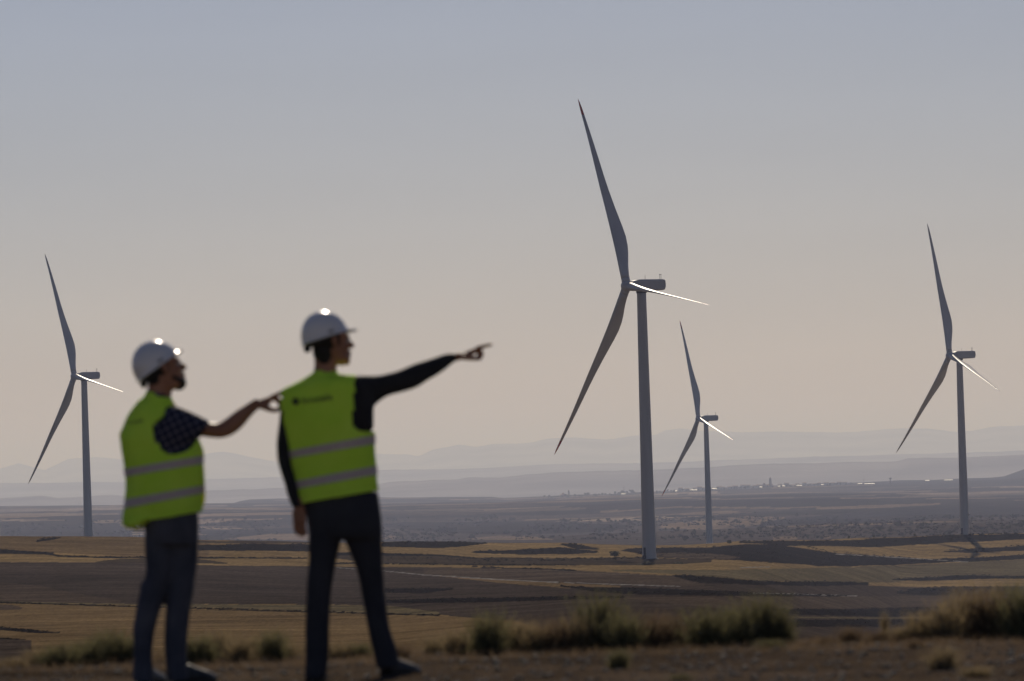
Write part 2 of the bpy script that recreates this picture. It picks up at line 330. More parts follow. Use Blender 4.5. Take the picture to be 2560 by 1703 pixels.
    bm = None
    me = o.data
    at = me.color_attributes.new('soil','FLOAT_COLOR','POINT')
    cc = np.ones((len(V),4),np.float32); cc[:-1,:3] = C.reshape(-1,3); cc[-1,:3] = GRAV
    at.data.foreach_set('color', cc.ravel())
    tag(o, kind='structure')
    return o
def ground_mat():
    m = mat('ground soil', (.2,.15,.1), 1.0, spec=0); nt = m.node_tree; N = nt.nodes; L = nt.links; b = N['Principled BSDF']
    at = N.new('ShaderNodeAttribute'); at.attribute_name = 'soil'
    geo = N.new('ShaderNodeNewGeometry')
    def noise(scale, sx=1, sy=1, det=5):
        mp = N.new('ShaderNodeMapping'); mp.inputs['Scale'].default_value = (sx*scale,sy*scale,scale); L.new(geo.outputs['Position'], mp.inputs[0])
        n = N.new('ShaderNodeTexNoise'); n.inputs['Scale'].default_value = 1; n.inputs['Detail'].default_value = det; n.inputs['Roughness'].default_value = .7; L.new(mp.outputs[0], n.inputs['Vector']); return n
    n1 = noise(.9); n2 = noise(.06,1,.6); n3 = noise(14)
    def rng_(n, lo, hi):
        r = N.new('ShaderNodeMapRange'); r.inputs[1].default_value=.3; r.inputs[2].default_value=.7; r.inputs[3].default_value=lo; r.inputs[4].default_value=hi
        L.new(n.outputs[0], r.inputs[0]); return r
    a = rng_(n1,.62,1.4); c = rng_(n2,.72,1.28); e = rng_(n3,.75,1.25); n4 = noise(.12,.12,1.6,6); g4 = rng_(n4,.74,1.26)
    m1 = N.new('ShaderNodeMath'); m1.operation='MULTIPLY'; L.new(a.outputs[0],m1.inputs[0]); L.new(c.outputs[0],m1.inputs[1])
    m2 = N.new('ShaderNodeMath'); m2.operation='MULTIPLY'; L.new(m1.outputs[0],m2.inputs[0]); L.new(e.outputs[0],m2.inputs[1])
    m3 = N.new('ShaderNodeMath'); m3.operation='MULTIPLY'; L.new(m2.outputs[0],m3.inputs[0]); L.new(g4.outputs[0],m3.inputs[1]); m2 = m3
    vm = N.new('ShaderNodeVectorMath'); vm.operation='SCALE'; L.new(at.outputs['Color'],vm.inputs[0]); L.new(m2.outputs[0],vm.inputs['Scale'])
    L.new(vm.outputs[0], b.inputs['Base Color'])
    bp = N.new('ShaderNodeBump'); bp.inputs['Strength'].default_value=.8; bp.inputs['Distance'].default_value=.25; L.new(n1.outputs[0],bp.inputs['Height'])
    bp2 = N.new('ShaderNodeBump'); bp2.inputs['Strength'].default_value=.6; bp2.inputs['Distance'].default_value=.02; L.new(n3.outputs[0],bp2.inputs['Height']); L.new(bp.outputs[0],bp2.inputs['Normal'])
    L.new(bp2.outputs[0], b.inputs['Normal'])
    return m
ground = build_ground()
# ------------------------------------------------------------------ far hills
def ridge(name, pts, d, depth, zbase, seed, colr, rough=1.0):
    a, v = poly(pts)
    aa = np.arange(-3600, 3601, 6.0)
    vt = np.interp(aa, a, v)
    X0 = aa/F*d
    zt = ZC-vt*d/F + fbm(X0/(d*.012), X0*0, 4, seed)*rough*d*.0006 + fbm(X0/(d*.0015), X0*0, 3, seed+3)*rough*d*.00016
    rows = []
    prof = [(-1,0),(-.8,.16),(-.6,.34),(-.42,.5),(-.25,.72),(-.12,.9),(-.04,.985),(0,1),(.06,.96),(.3,.7),(1,0)]
    for s, h in prof:
        Y = d+s*depth
        jit = fbm(X0/(d*.02), X0*0+s*3, 4, seed+9)*.12*(1-h)*(h>0)
        rows.append(np.stack([X0/d*Y, np.full_like(X0,Y)+fbm(X0/(d*.03),X0*0+s,3,seed+5)*depth*.4*(1-h), zbase+(zt-zbase)*np.clip(h+jit,0,1)],-1))
    V = np.array(rows); n, M = V.shape[:2]
    i = np.arange(n-1)[:,None]*M; j = np.arange(M-1)[None,:]
    f = np.stack([i+j,i+j+1,i+M+j+1,i+M+j],-1).reshape(-1,4)
    o = mesh(name, V.reshape(-1,3), f, noisy(name+' soil', tuple(c*.7 for c in colr), tuple(c*1.35 for c in colr), scale=.0012, rough=1, spec=0, detail=8, coord='Object'), smooth=True)
    tag(o, kind='structure'); return o
RH = [(-700,1250),(0,1247),(103,1239.5),(145,1245),(280,1236),(305,1238),(420,1232),(512,1226),(699,1220),(860,1214),(940,1209),(987,1202),(1152,1195.6),(1167,1192),(1250,1192),(1282,1188),(1390,1181),(1585,1176),(1700,1171),(1750,1169),(1864,1161),(2087,1155),(2240,1153),(2269,1147),(2393,1144),(2560,1137),(3300,1120)]
RD = [(-700,1215),(0,1208),(300,1204),(512,1198),(700,1192),(947,1176),(1203,1170),(1333,1162),(1560,1158),(1800,1152),(2100,1140),(2560,1126),(3300,1110)]
RM = [(-700,1170),(0,1173),(46,1159),(76,1167),(111,1177),(172,1148),(244,1142),(317,1150),(400,1156),(512,1133),(557,1128),(611,1138),(699,1154),(800,1150),(940,1135),(1015,1135),(1044,1141),(1087,1123),(1149,1113),(1192,1117),(1243,1109),(1315,1107),(1369,1096),(1434,1093),(1513,1099),(1585,1091),(1639,1088),(1664,1076),(1704,1072),(1736,1077),(1850,1080),(2028,1082),(2138,1080),(2218,1073),(2320,1073),(2386,1080),(2430,1078),(2477,1067),(2560,1064),(3300,1060)]
ridge('hills', RH, 24000, 2600, ZF-1, 81, (.27,.24,.22), .8)
ridge('distant_hills', RD, 38000, 4000, ZF-1, 83, (.27,.24,.22), .6)
ridge('mountains', RM, 58000, 7000, ZF-1, 85, (.42,.38,.34), 1.0)
# ------------------------------------------------------------------ air
def haze():
    x, y0, y1, zb, zt = 78000, -20000, 82000, ZF-2.5, 560
    v = [(sx*x, yy, zz) for zz in (zb,zt) for yy in (y0,y1) for sx in (-1,1)]
    f = [(0,2,3,1),(4,5,7,6),(0,1,5,4),(2,6,7,3),(0,4,6,2),(1,3,7,5)]
    m = bpy.data.materials.new('haze air'); m.use_nodes = True; N = m.node_tree.nodes; N.remove(N['Principled BSDF'])
    pv = N.new('ShaderNodeVolumePrincipled'); pv.inputs['Color'].default_value = HAZE_COL; pv.inputs['Density'].default_value = HAZE_D
    pv.inputs['Absorption Color'].default_value = (1,1,1,1)
    pv.inputs['Anisotropy'].default_value = HAZE_G
    m.node_tree.links.new(pv.outputs[0], N['Material Output'].inputs['Volume'])
    o = mesh('haze', v, f, m); tag(o, kind='stuff'); return o
HAZE_COL = (.63,.71,1.0,1); HAZE_G = .285
haze()
# ------------------------------------------------------------------ wind turbines
M_white = noisy('turbine paint', (.44,.415,.39), (.52,.49,.46), scale=.25, rough=.42, spec=.5, stretch=(1,1,.15))
M_tower = noisy('tower paint', (.50,.455,.40), (.62,.575,.51), scale=.35, rough=.5, spec=.35, stretch=(1,1,.06), detail=8)
M_red = noisy('red tip paint', (.42,.02,.015), (.55,.035,.02), scale=1, rough=.35)
M_steel = mat('dark steel', (.06,.06,.065), .5, .6)
M_conc = noisy('concrete', (.30,.29,.27), (.42,.40,.37), scale=2, rough=.9)
def tube_mesh(rings, close=True, n=None):
    # rings: list of (k,3) arrays with equal k; returns verts, faces with capped ends
    k = len(rings[0]); V = np.vstack(rings); f = []
    for i in range(len(rings)-1):
        for j in range(k):
            f.append((i*k+j, i*k+(j+1)%k, (i+1)*k+(j+1)%k, (i+1)*k+j))
    f.append(tuple(range(k))[::-1]); f.append(tuple(range((len(rings)-1)*k, len(rings)*k)))
    return V, f
def merge(parts):
    V = []; Fs = []; o = 0
    for v, f in parts:
        V.append(np.asarray(v,float)); Fs += [tuple(i+o for i in q) for q in f]; o += len(v)
    return np.vstack(V), Fs
def circ(c, rad, ax1=(1,0,0), ax2=(0,1,0), n=16, r2=None):
    c = np.array(c,float); a1 = np.array(ax1,float); a2 = np.array(ax2,float); r2 = rad if r2 is None else r2
    t = np.linspace(0,2*PI,n,endpoint=False)
    return c+np.outer(np.cos(t)*rad,a1)+np.outer(np.sin(t)*r2,a2)
def box(x0,x1,y0,y1,z0,z1):
    v = [(x,y,z) for z in (z0,z1) for y in (y0,y1) for x in (x0,x1)]
    return np.array(v,float), [(0,2,3,1),(4,5,7,6),(0,1,5,4),(2,6,7,3),(0,4,6,2),(1,3,7,5)]
HUB = 77.1; OVER = 4.6; BL = 58.7
def aim(c, az):                          # rotor axis: looks left and a little towards the viewer, c = cosine to the line of sight
    global NX, HX, HUBC
    x, y = -math.sqrt(1-c*c), -c
    NX = np.array([x*math.cos(az)+y*math.sin(az), y*math.cos(az)-x*math.sin(az), 0]); HX = np.array([-NX[1],NX[0],0]); HUBC = NX*OVER+UZ*HUB
UZ = np.array([0,0,1.0]); TILT = R(2.6)
def blade_parts(theta, red):
    vz = UZ*math.cos(TILT)-NX*math.sin(TILT)                 # the rotor plane leans back a little
    ax = NX*math.cos(TILT)+UZ*math.sin(TILT)
    sp = math.cos(theta)*HX+math.sin(theta)*vz               # span direction in the rotor plane
    tg = -math.sin(theta)*HX+math.cos(theta)*vz              # tangential
    S = [.02,.04,.06,.09,.12,.16,.20,.25,.30,.36,.42,.5,.58,.66,.74,.81,.86,.90,.913,.94,.965,.985,1.0]
    CH = np.interp(S,[0,.04,.08,.12,.16,.2,.25,.3,.36,.42,.55,.7,.85,.93,.975,1.0],[2.4,2.5,2.85,3.35,3.85,4.2,4.3,4.0,3.5,3.05,2.3,1.7,1.1,.84,.5,.06])
    TH = np.interp(S,[0,.04,.1,.2,.3,.5,.8,1],[2.3,2.3,1.8,1.05,.7,.4,.16,.02])
    rings = []
    for s, c, t in zip(S,CH,TH):
        r = 1.1+s*(BL-1.1)
        tw = R(-5)                         # pitch: nearly feathered
        cd_ = -ax*math.cos(tw)+tg*math.sin(tw)                # towards the trailing edge (down wind)
        nd = np.cross(sp, cd_)
        pre = ax*(1.6*s+3.0*s*s)                             # coning and pre-bend up wind
        le = HUBC+sp*r+pre-cd_*min(1.2,c*.5)
        tt = np.linspace(0,2*PI,18,endpoint=False)
        x = (1-np.cos(tt))/2
        round_ = np.clip(1-(s-.03)/.12,0,1)
        yy = np.sin(tt)*(.5*round_+(1-round_)*(.62*np.sqrt(np.maximum(1-x,0)*1.0)*1.0))
        rings.append(le+np.outer(x*c,cd_)+np.outer(yy*t,nd))
    cut = S.index(.913)
    b = tube_mesh(rings[:cut+1]); tp = tube_mesh(rings[cut:])
    return b, tp
def make_turbine(thetas, red):
    t = empty('wind_turbine', (0,0,0))
    zs = np.concatenate([[-12,0],np.linspace(3,HUB-2.0,26)])
    rings = [circ((0,0,z), np.interp(z,[0,HUB-2],[1.98,1.30]), n=40) for z in zs]
    o = mesh('tower', *tube_mesh(rings), M_tower, t, smooth=True); 
    for z in (21,43,62):
        rr = np.interp(z,[0,HUB-2],[1.98,1.30])
        mesh('flange', *tube_mesh([circ((0,0,z-.09),rr+.004,n=40),circ((0,0,z-.07),rr+.03,n=40),circ((0,0,z+.07),rr+.03,n=40),circ((0,0,z+.09),rr+.004,n=40)]), M_tower, o)
    mesh('base_ring', *tube_mesh([circ((0,0,-4),2.6,n=40),circ((0,0,.15),2.55,n=40),circ((0,0,.2),2.45,n=40)]), M_conc, o)
    dr = []
    for z0, z1 in ((1.1,3.3),):
        t0 = -PI/2-.75
        v = [((1.985-.0087*z+.03)*math.cos(t0+w), (1.985-.0087*z+.03)*math.sin(t0+w), z) for z in (z0,z1) for w in (-.22,-.1,.1,.22)]
        dr = (v, [(0,1,5,4),(1,2,6,5),(2,3,7,6)])
    mesh('door', dr[0], dr[1], M_steel, o)
    st = merge([box(-.55,.55,-.3*k-.3,-.3*k,0,1.1-.27*k) for k in range(4)])
    a = -.75; Rm = np.array([[math.cos(a),-math.sin(a),0],[math.sin(a),math.cos(a),0],[0,0,1]])
    v = (st[0]+np.array([0,-2.0,0]))@Rm.T
    mesh('steps', v, st[1], M_steel, t)
    # nacelle: long box with chamfered edges, tapered below the tail
    secs = [(3.35,.9,.85,1.0),(2.9,1.25,1.25,1.35),(1.6,1.45,1.42,1.62),(0,1.5,1.5,1.68),(-3,1.5,1.5,1.68),(-6.2,1.46,1.36,1.66),(-6.9,1.42,1.2,1.62),(-7.1,1.34,.75,1.5)]
    rings = []
    side = np.cross(UZ, NX)
    for x, hw, dn, upz in secs:
        c = NX*x+UZ*HUB; e = .28
        pts = [(hw,-dn+e),(hw-e,-dn),(-hw+e,-dn),(-hw,-dn+e),(-hw,upz-e),(-hw+e,upz),(hw-e,upz),(hw,upz-e)]
        rings.append(np.array([c+side*p[0]+UZ*p[1] for p in pts]))
    na = mesh('nacelle', *tube_mesh(rings), M_white, t)
    bp = [NX*x+UZ*HUB for x in (-7.0,-7.3,-7.5)]
    mesh('cooler', *tube_mesh([np.array([bp[i]+side*sx*w+UZ*sz for sx,sz in ((1,-.35),(-1,-.35),(-1,1.0-.25*i),(1,1.0-.25*i))]) for i,w in enumerate((1.0,.95,.7))]), M_steel, na)
    rl = [tube_mesh([circ(NX*x0+UZ*(HUB+1.72)+side*1.0*s,.04,n=6,ax1=side,ax2=UZ),circ(NX*x1+UZ*(HUB+1.72)+side*1.0*s,.04,n=6,ax1=side,ax2=UZ)]) for x0,x1 in ((1.2,-6.6),) for s in (-1,1)]
    mesh('roof_rail', *merge(rl), M_white, na)
    for x, h, w in ((-1.2,1.5,.05),(-5.9,1.45,.06),(-6.3,1.45,.05)):
        c = NX*x+UZ*(HUB+1.6)+side*.2
        q = [tube_mesh([circ(c,w*1.4,n=8),circ(c+UZ*.25,w,n=8),circ(c+UZ*h,w*.8,n=8)])]
        if x < -5: q.append(tube_mesh([circ(c+UZ*h-side*.3,.05,n=6,ax1=NX,ax2=UZ),circ(c+UZ*h+side*.3,.05,n=6,ax1=NX,ax2=UZ)])); q.append(tube_mesh([circ(c+UZ*h,.13,n=8),circ(c+UZ*(h+.14),.13,n=8)]))
        mesh('weather_mast', *merge(q), M_steel, na)
    mesh('yaw_collar', *tube_mesh([circ((0,0,HUB-2.1),1.45,n=32),circ((0,0,HUB-1.35),1.55,n=32)]), M_steel, t)
    rings = [circ(HUBC+NX*x, r, ax1=side, ax2=UZ, n=28) for x, r in ((-1.35,1.15),(-1.3,1.42),(0,1.62),(.6,1.55),(1.1,1.28),(1.45,.9),(1.65,.42),(1.7,.05))]
    hb = mesh('hub', *tube_mesh(rings), M_white, t, smooth=True)
    for th in thetas:
        (v,f),(tv,tf) = blade_parts(R(th), red)
        b = mesh('blade', v, f, M_white, t, smooth=True)
        tp = mesh('blade_tip', tv, tf, M_red if red else M_white, b, smooth=True)
        sp = math.cos(R(th))*HX+math.sin(R(th))*(UZ*math.cos(TILT)-NX*math.sin(TILT)); cx = -NX; cy = np.cross(sp,cx)
        mesh('blade_collar', *tube_mesh([circ(HUBC+sp*1.2,1.24,ax1=cx,ax2=cy,n=24),circ(HUBC+sp*2.1,1.22,ax1=cx,ax2=cy,n=24)]), M_white, b, smooth=True)
    return t
TB = [ # hub in the photograph, distance, blade angles, rotor yaw, red tips, label
 ((1567,715),1603,(112.4,233.4,352.2),.465,True,'tallest white wind turbine with red blade tips, standing on the scrubby bank'),
 ((186,941),2475,(112.0,232.4,351.6),.434,False,'white wind turbine at the far left, behind the man in the checked short sleeve'),
 ((2374,889),2431,(103.2,224.6,343.4),.448,False,'white wind turbine at the far right, casting its shadow on the stubble field'),
 ((1746,1047),3213,(106.8,228,347),.415,True,'smallest and farthest white wind turbine, just right of the tallest tower'),
]
for i,(hp,d,th,cw,red,lab) in enumerate(TB):
    h = P(hp[0],hp[1],d); aim(cw, math.atan2(h.x,h.y))
    t = make_turbine(th, red)
    t.location = (h.x-HUBC[0], h.y-HUBC[1], h.z-HUB)
    print('TURB', i, t.location, float(zfun(t.location.x/t.location.y*F, t.location.y)))
    tag(t, lab, 'wind turbine', 'wind turbines on the plateau')
# ------------------------------------------------------------------ trees, bushes
M_leaf = noisy('dark leaves', (.022,.028,.012), (.06,.065,.028), scale=1.2, rough=.7, trans=.25)
M_leaf2 = noisy('olive leaves', (.045,.042,.02), (.10,.09,.045), scale=1.2, rough=.7, trans=.25)
M_bark = noisy('bark', (.06,.045,.035), (.11,.085,.065), scale=3, rough=.9, bump=.02)
def leaf_cloud(n, fn, size, rg, squash=1):
    V = []; Fs = []
    for i in range(n):
        c = fn(rg); s = size*rg.uniform(.6,1.5)
        a = rg.normal(size=3); a /= np.linalg.norm(a); b = np.cross(a, rg.normal(size=3)); b /= np.linalg.norm(b)
        V += [c-a*s-b*s*.5, c+a*s-b*s*.4, c+a*s*.7+b*s*.6, c-a*s*.8+b*s*.5]; k = 4*i; Fs.append((k,k+1,k+2,k+3))
    return np.array(V), Fs
def make_tree(seed, tall=1.0, m=M_leaf, n=900):
    rg = np.random.default_rng(seed); t = empty('tree', (0,0,0))
    parts = []
    th = .18*tall
    pts = [np.array([0,0,-.15])]
    for z in (.06,.12,th): pts.append(np.array([rg.normal()*.02,rg.normal()*.02,z]))
    parts.append(tube_mesh([circ(p, r, n=7) for p, r in zip(pts,(.05,.04,.034,.026))]))
    lobes = []
    for i in range(9):
        a = rg.uniform(0,2*PI); rad = rg.uniform(.05,.3); c = np.array([math.cos(a)*rad, math.sin(a)*rad, rg.uniform(.16,.8)*tall]); lobes.append((c, rg.uniform(.16,.26)))
        p0 = pts[-1]; mid = (p0+c)/2+np.array([0,0,-.03])
        parts.append(tube_mesh([circ(p0,.018,n=5),circ(mid,.012,n=5),circ(c,.004,n=5)]))
    mesh('trunk', *merge(parts), M_bark, t, smooth=True)
    def fn(r):
        c, q = lobes[r.integers(len(lobes))]; v = r.normal(size=3); v /= np.linalg.norm(v); return c+v*q*r.uniform(.35,1.08)**.6*np.array([1,1,.75])
    mesh('crown', *leaf_cloud(n, fn, .04, rg), m, t)
    return t
protos = [make_tree(100+i, tall, mm) for i,(tall,mm) in enumerate([(1,M_leaf),(.85,M_leaf2),(1.15,M_leaf),(.7,M_leaf2)])]
used = [False]*4
def put_tree(px, py, hpx, label, group, k=None, cat='tree', dmin=2300, dd=None):
    k = random.randrange(4) if k is None else k
    p = hit(px, py, dmin) if dd is None else P(px,py,dd)
    if dd is not None: a,_ = to_av(px,py); p = Vector((p.x,p.y,float(zfun(float(a),dd))))
    t = protos[k] if not used[k] else copy_tree(protos[k]); used[k] = True
    s = hpx*p.y/F/(1.0,.85,1.15,.7)[k]
    t.location = p; t.scale = (s*random.uniform(.95,1.5), s*random.uniform(.95,1.4), s); t.rotation_euler.z = random.uniform(0,6.28)
    tag(t, label, cat, group); return t
G1 = 'trees on the plain left of the tallest turbine'
for x,y,h in [(963,1304,6),(985,1303,9),(991,1303,6),(1012,1304,5),(1152,1303,6),(1165,1302,7),(1178,1302,5),(1189,1301,8),(1200,1301,7),(1210,1300,8),(1226,1299,12),(1235,1299,14),(1242,1300,9),(1262,1303,6)]:
    put_tree(x,y,h,'small dark tree in the plain hedge between the pointing man and the tallest tower',G1)
for x,y,h in [(1499,1306,10),(1520,1308,14),(1528,1306,9),(1540,1307,8),(1557,1307,13),(1574,1306,7),(1590,1305,7)]:
    put_tree(x,y,h,'hazy tree in the short row just left of the tallest tower',  'trees just left of the tallest tower')
for x,y,h in [(1652,1308,6),(1668,1306,6),(1684,1302,6),(1693,1300,6),(1721,1316,9),(1745,1313,8),(1786,1303,9),(1795,1301,7),(1664,1327,8),(1680,1326,8)]:
    put_tree(x,y,h,'hazy tree by the tan field around the farthest turbine tower', 'trees around the farthest turbine')
for x,y,h in [(1888,1284,6),(1992,1293,10),(2016,1290,7),(2115,1302,5),(2240,1303,9),(2247,1303,8),(2300,1298,6),(2310,1301,9),(2366,1295,9),(2376,1296,10),(2383,1297,8)]:
    put_tree(x,y,h,'hazy tree on the plain between the two right-hand towers', 'trees between the two right-hand turbines')
for x,y,h in [(2430,1300,8),(2450,1299,9),(2475,1297,8),(2482,1297,10),(2500,1296,8),(2516,1297,7),(2540,1300,9),(2557,1313,14)]:
    put_tree(x,y,h,'hazy tree on the plain right of the rightmost tower', 'trees right of the rightmost turbine')
for x,y,h in [(18,1338,9),(33,1338,11),(46,1338,8),(152,1339,11),(310,1341,10),(165,1304,5),(97,1299,4),(278,1337,7)]:
    put_tree(x,y,h,'hazy tree on the plain near the foot of the leftmost tower', 'trees near the leftmost turbine')
# scattered wood belt on the valley floor
for n_, (xa,xb,ya,yb,lab,grp) in enumerate([(1650,1990,1325,1352,'grey-green tree in the scrubby belt right behind the edge, near the farthest turbine','trees of the belt near the farthest turbine'),(1990,2390,1312,1345,'grey-green tree in the scrubby belt behind the right-hand stubble field','trees of the right-hand belt'),(2440,2560,1312,1335,'grey-green tree in the scrubby belt right of the rightmost tower','trees of the belt at the right edge'),(960,1560,1330,1350,'grey-green tree low on the valley floor left of the tallest tower','trees low on the valley floor')]):
    for q in range((26,30,10,24)[n_]):
        x = random.uniform(xa,xb); y = random.uniform(ya,yb)-0.03*(x-(xa+xb)/2)
        put_tree(x, y, random.uniform(5,12), lab, grp)
# round bushes on the near fields
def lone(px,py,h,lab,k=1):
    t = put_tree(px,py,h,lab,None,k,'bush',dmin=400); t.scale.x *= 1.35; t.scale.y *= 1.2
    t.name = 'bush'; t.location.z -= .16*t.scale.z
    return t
lone(1537,1392,18,'round dark bush on the stubble just left of the tallest tower',1)
lone(1823,1359,11,'small round bush standing on the field edge right of the farthest tower',1)
lone(1612,1413,15,'wide dark bush shape standing in for the shadow of the tallest tower, left of its foot',3).scale.x *= 2.0  # bush shape added to imitate the tower shadow lying on the bank
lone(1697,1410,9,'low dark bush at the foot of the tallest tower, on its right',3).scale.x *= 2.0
lone(1407,1426,5,'flat dark bush on the ploughed field below the bank',3).scale.x *= 2.5
# scrub on the dark banks: uncountable
def scrub():
    rg = np.random.default_rng(5); V = []; Fs = []; o = 0; n = 0
    tops = [(t,b) for c,t,b in STRIPS if c in (DARK,)]
    for t,b in tops:
        t = np.array(t,float); b = np.array(b,float); x0 = max(-60,t[0,0],b[0,0]); x1 = min(2620,t[-1,0],b[-1,0])
        if x1<=x0: continue
        th = np.mean(np.interp(np.linspace(x0,x1,20),b[:,0],b[:,1])-np.interp(np.linspace(x0,x1,20),t[:,0],t[:,1]))
        cnt = int((x1-x0)*(.32+th*.02))
        xs = rg.uniform(x0,x1,cnt)
        for x in xs:
            ya = np.interp(x,t[:,0],t[:,1]); yb = np.interp(x,b[:,0],b[:,1])
            y = ya+(yb-ya)*rg.uniform(0,1)**1.6*.9+.5
            if fbm(np.array([x/25.]),np.array([y/9.]),3,91)[0] < -.12: continue
            p = hit(x,y,240,3000,500); s = rg.uniform(1.2,4.2)*p.y/F*.5
            k = 16
            c = np.array(p)+np.array([0,0,s*.2]); off = rg.normal(size=(k,3))*np.array([s*1.1,s,s*.38]); off[:,2] = np.abs(off[:,2])
            a = rg.normal(size=(k,3)); a /= np.linalg.norm(a,axis=1)[:,None]; bb = np.cross(a, rg.normal(size=(k,3))); bb /= np.linalg.norm(bb,axis=1)[:,None]
            cc = c+off; q = s*.42
            V.append(np.stack([cc-a*q-bb*q,cc+a*q-bb*q,cc+a*q+bb*q,cc-a*q+bb*q],1).reshape(-1,3)); n += k
    for i in range(2600):
        x = rg.uniform(930,2620) if i%5 else rg.uniform(0,700); y = rg.uniform(1296,1352)-.006*(x-1280)
        if fbm(np.array([x/90.]),np.array([y/8.]),3,93)[0] < -.05: continue
        p = hit(x,y,2300,8000,420); s = rg.uniform(2.5,7.5)*p.y/F*.5; k = 12
        c = np.array(p)+np.array([0,0,s*.3]); off = rg.normal(size=(k,3))*np.array([s*1.0,s,s*.5]); off[:,2] = np.abs(off[:,2])
        a = rg.normal(size=(k,3)); a /= np.linalg.norm(a,axis=1)[:,None]; bb = np.cross(a, rg.normal(size=(k,3))); bb /= np.linalg.norm(bb,axis=1)[:,None]
        cc = c+off; q = s*.42
        V.append(np.stack([cc-a*q-bb*q,cc+a*q-bb*q,cc+a*q+bb*q,cc-a*q+bb*q],1).reshape(-1,3))
    V = np.vstack(V); f = np.arange(len(V)).reshape(-1,4)
    o = mesh('scrub', V, f, noisy('scrub leaves',(.016,.015,.011),(.045,.036,.024),scale=.2,rough=.9,trans=.15)); tag(o,kind='stuff'); return o
scrub()
# ------------------------------------------------------------------ the far town
M_wall = noisy('render wall', (.33,.30,.27), (.45,.41,.36), scale=.3, rough=.9)
M_brick = noisy('brick wall', (.20,.14,.10), (.28,.19,.14), scale=.3, rough=.9)
M_tile = noisy('roof tile', (.22,.12,.08), (.30,.17,.11), scale=.5, rough=.85)
M_sheet = noisy('sheet metal roof', (.50,.50,.51), (.60,.60,.61), scale=.2, rough=.5)
M_glass = mat('dark window glass', (.03,.03,.035), .1)
def at_far(px, py, dd):
    a,_ = to_av(px,py); p = P(px,py,dd); return Vector((p.x,p.y,float(zfun(float(a),dd))))
def house(px, py, w, dep, h, d, label, roof=M_tile, wall=M_wall, slope=.30, name='house', cat='house', group=None, glint=False):
    p = at_far(px,py,d); t = empty(name, p, random.uniform(-.12,.12) if not glint else 0)
    m = d/F
    hw, hd = w/2, dep/2
    mesh('wall', *box(-hw,hw,-hd,hd,-3,h), wall, t, local=True)
    o = .35; r = (hd+o)*slope
    v = [(-hw-o,-hd-o,h-.05),(hw+o,-hd-o,h-.05),(hw+o,hd+o,h-.05),(-hw-o,hd+o,h-.05),(-hw-o,0,h+r),(hw+o,0,h+r)]
    mesh('roof', v, [(0,1,5,4),(2,3,4,5),(1,2,5),(3,0,4),(3,2,1,0)], roof, t, local=True)
    ws = []
    n = max(2,int(w/5))
    for k in range(n):
        x = -hw+(k+.5)*w/n
        wv = box(x-.6,x+.6,-hd-.06,-hd+.02,h*.4,h*.4+1.3); mesh('window', *wv, M_glass, t, local=True)
    mesh('door', *box(-hw+.8,-hw+2.0,-hd-.08,-hd+.02,0,2.3), M_bark, t, local=True)
    tag(t, label, cat, group); return t
DT = 13900
# sheds with bright sheet roofs
SH = [(1558,1229,12,'long white-roofed shed among the trees left of the tallest tower'),
 (1735,1230,19,'white-roofed shed just left of the farthest turbine tower'),(1786,1227,15,'white-roofed shed just right of the farthest turbine tower'),
 (1902,1215,8,'small bright-roofed shed left of the tall church tower'),(1948,1220,6,'tiny bright-roofed shed just right of and below the tall church tower'),
 (1959,1218,7,'small bright-roofed shed second to the right of the tall church tower'),(1998,1217,17,'broad bright-roofed shed right of the tall church tower'),
 (2056,1213,7,'small bright-roofed shed midway between church tower and water tower'),(2150,1217,14,'bright-roofed shed left of the water tower, lowest of three'),
 (2174,1212,30,'longest bright-roofed shed, just left of the water tower'),(2169,1208,12,'short bright-roofed shed behind the longest one near the water tower'),
 (2371,1200,25,'long bright-roofed shed on the skyline left of the rightmost tower'),(2318,1203,12,'short bright-roofed shed on the skyline between water tower and rightmost tower'),
 (1690,1229,5,'tiny bright-roofed shed at the left end of the town')]
for x,y,w,lab in SH:
    house(x,y,w*DT/F*.8,5.0,3.0,DT-200-abs(x*7)%300,lab,roof=M_sheet,slope=.27,name='shed',cat='shed',group='bright-roofed sheds of the far town',glint=True)
rg = np.random.default_rng(3)
for x in list(range(1705,1890,15))+list(range(1895,2130,17)):
    xx = x+rg.uniform(-4,4); house(xx, 1230-(xx-1700)*.052, rg.uniform(9,15), 10, rg.uniform(5,9), DT+rg.uniform(60,500), 'hazy low house in the far town row along the skyline', group='low houses of the far town')
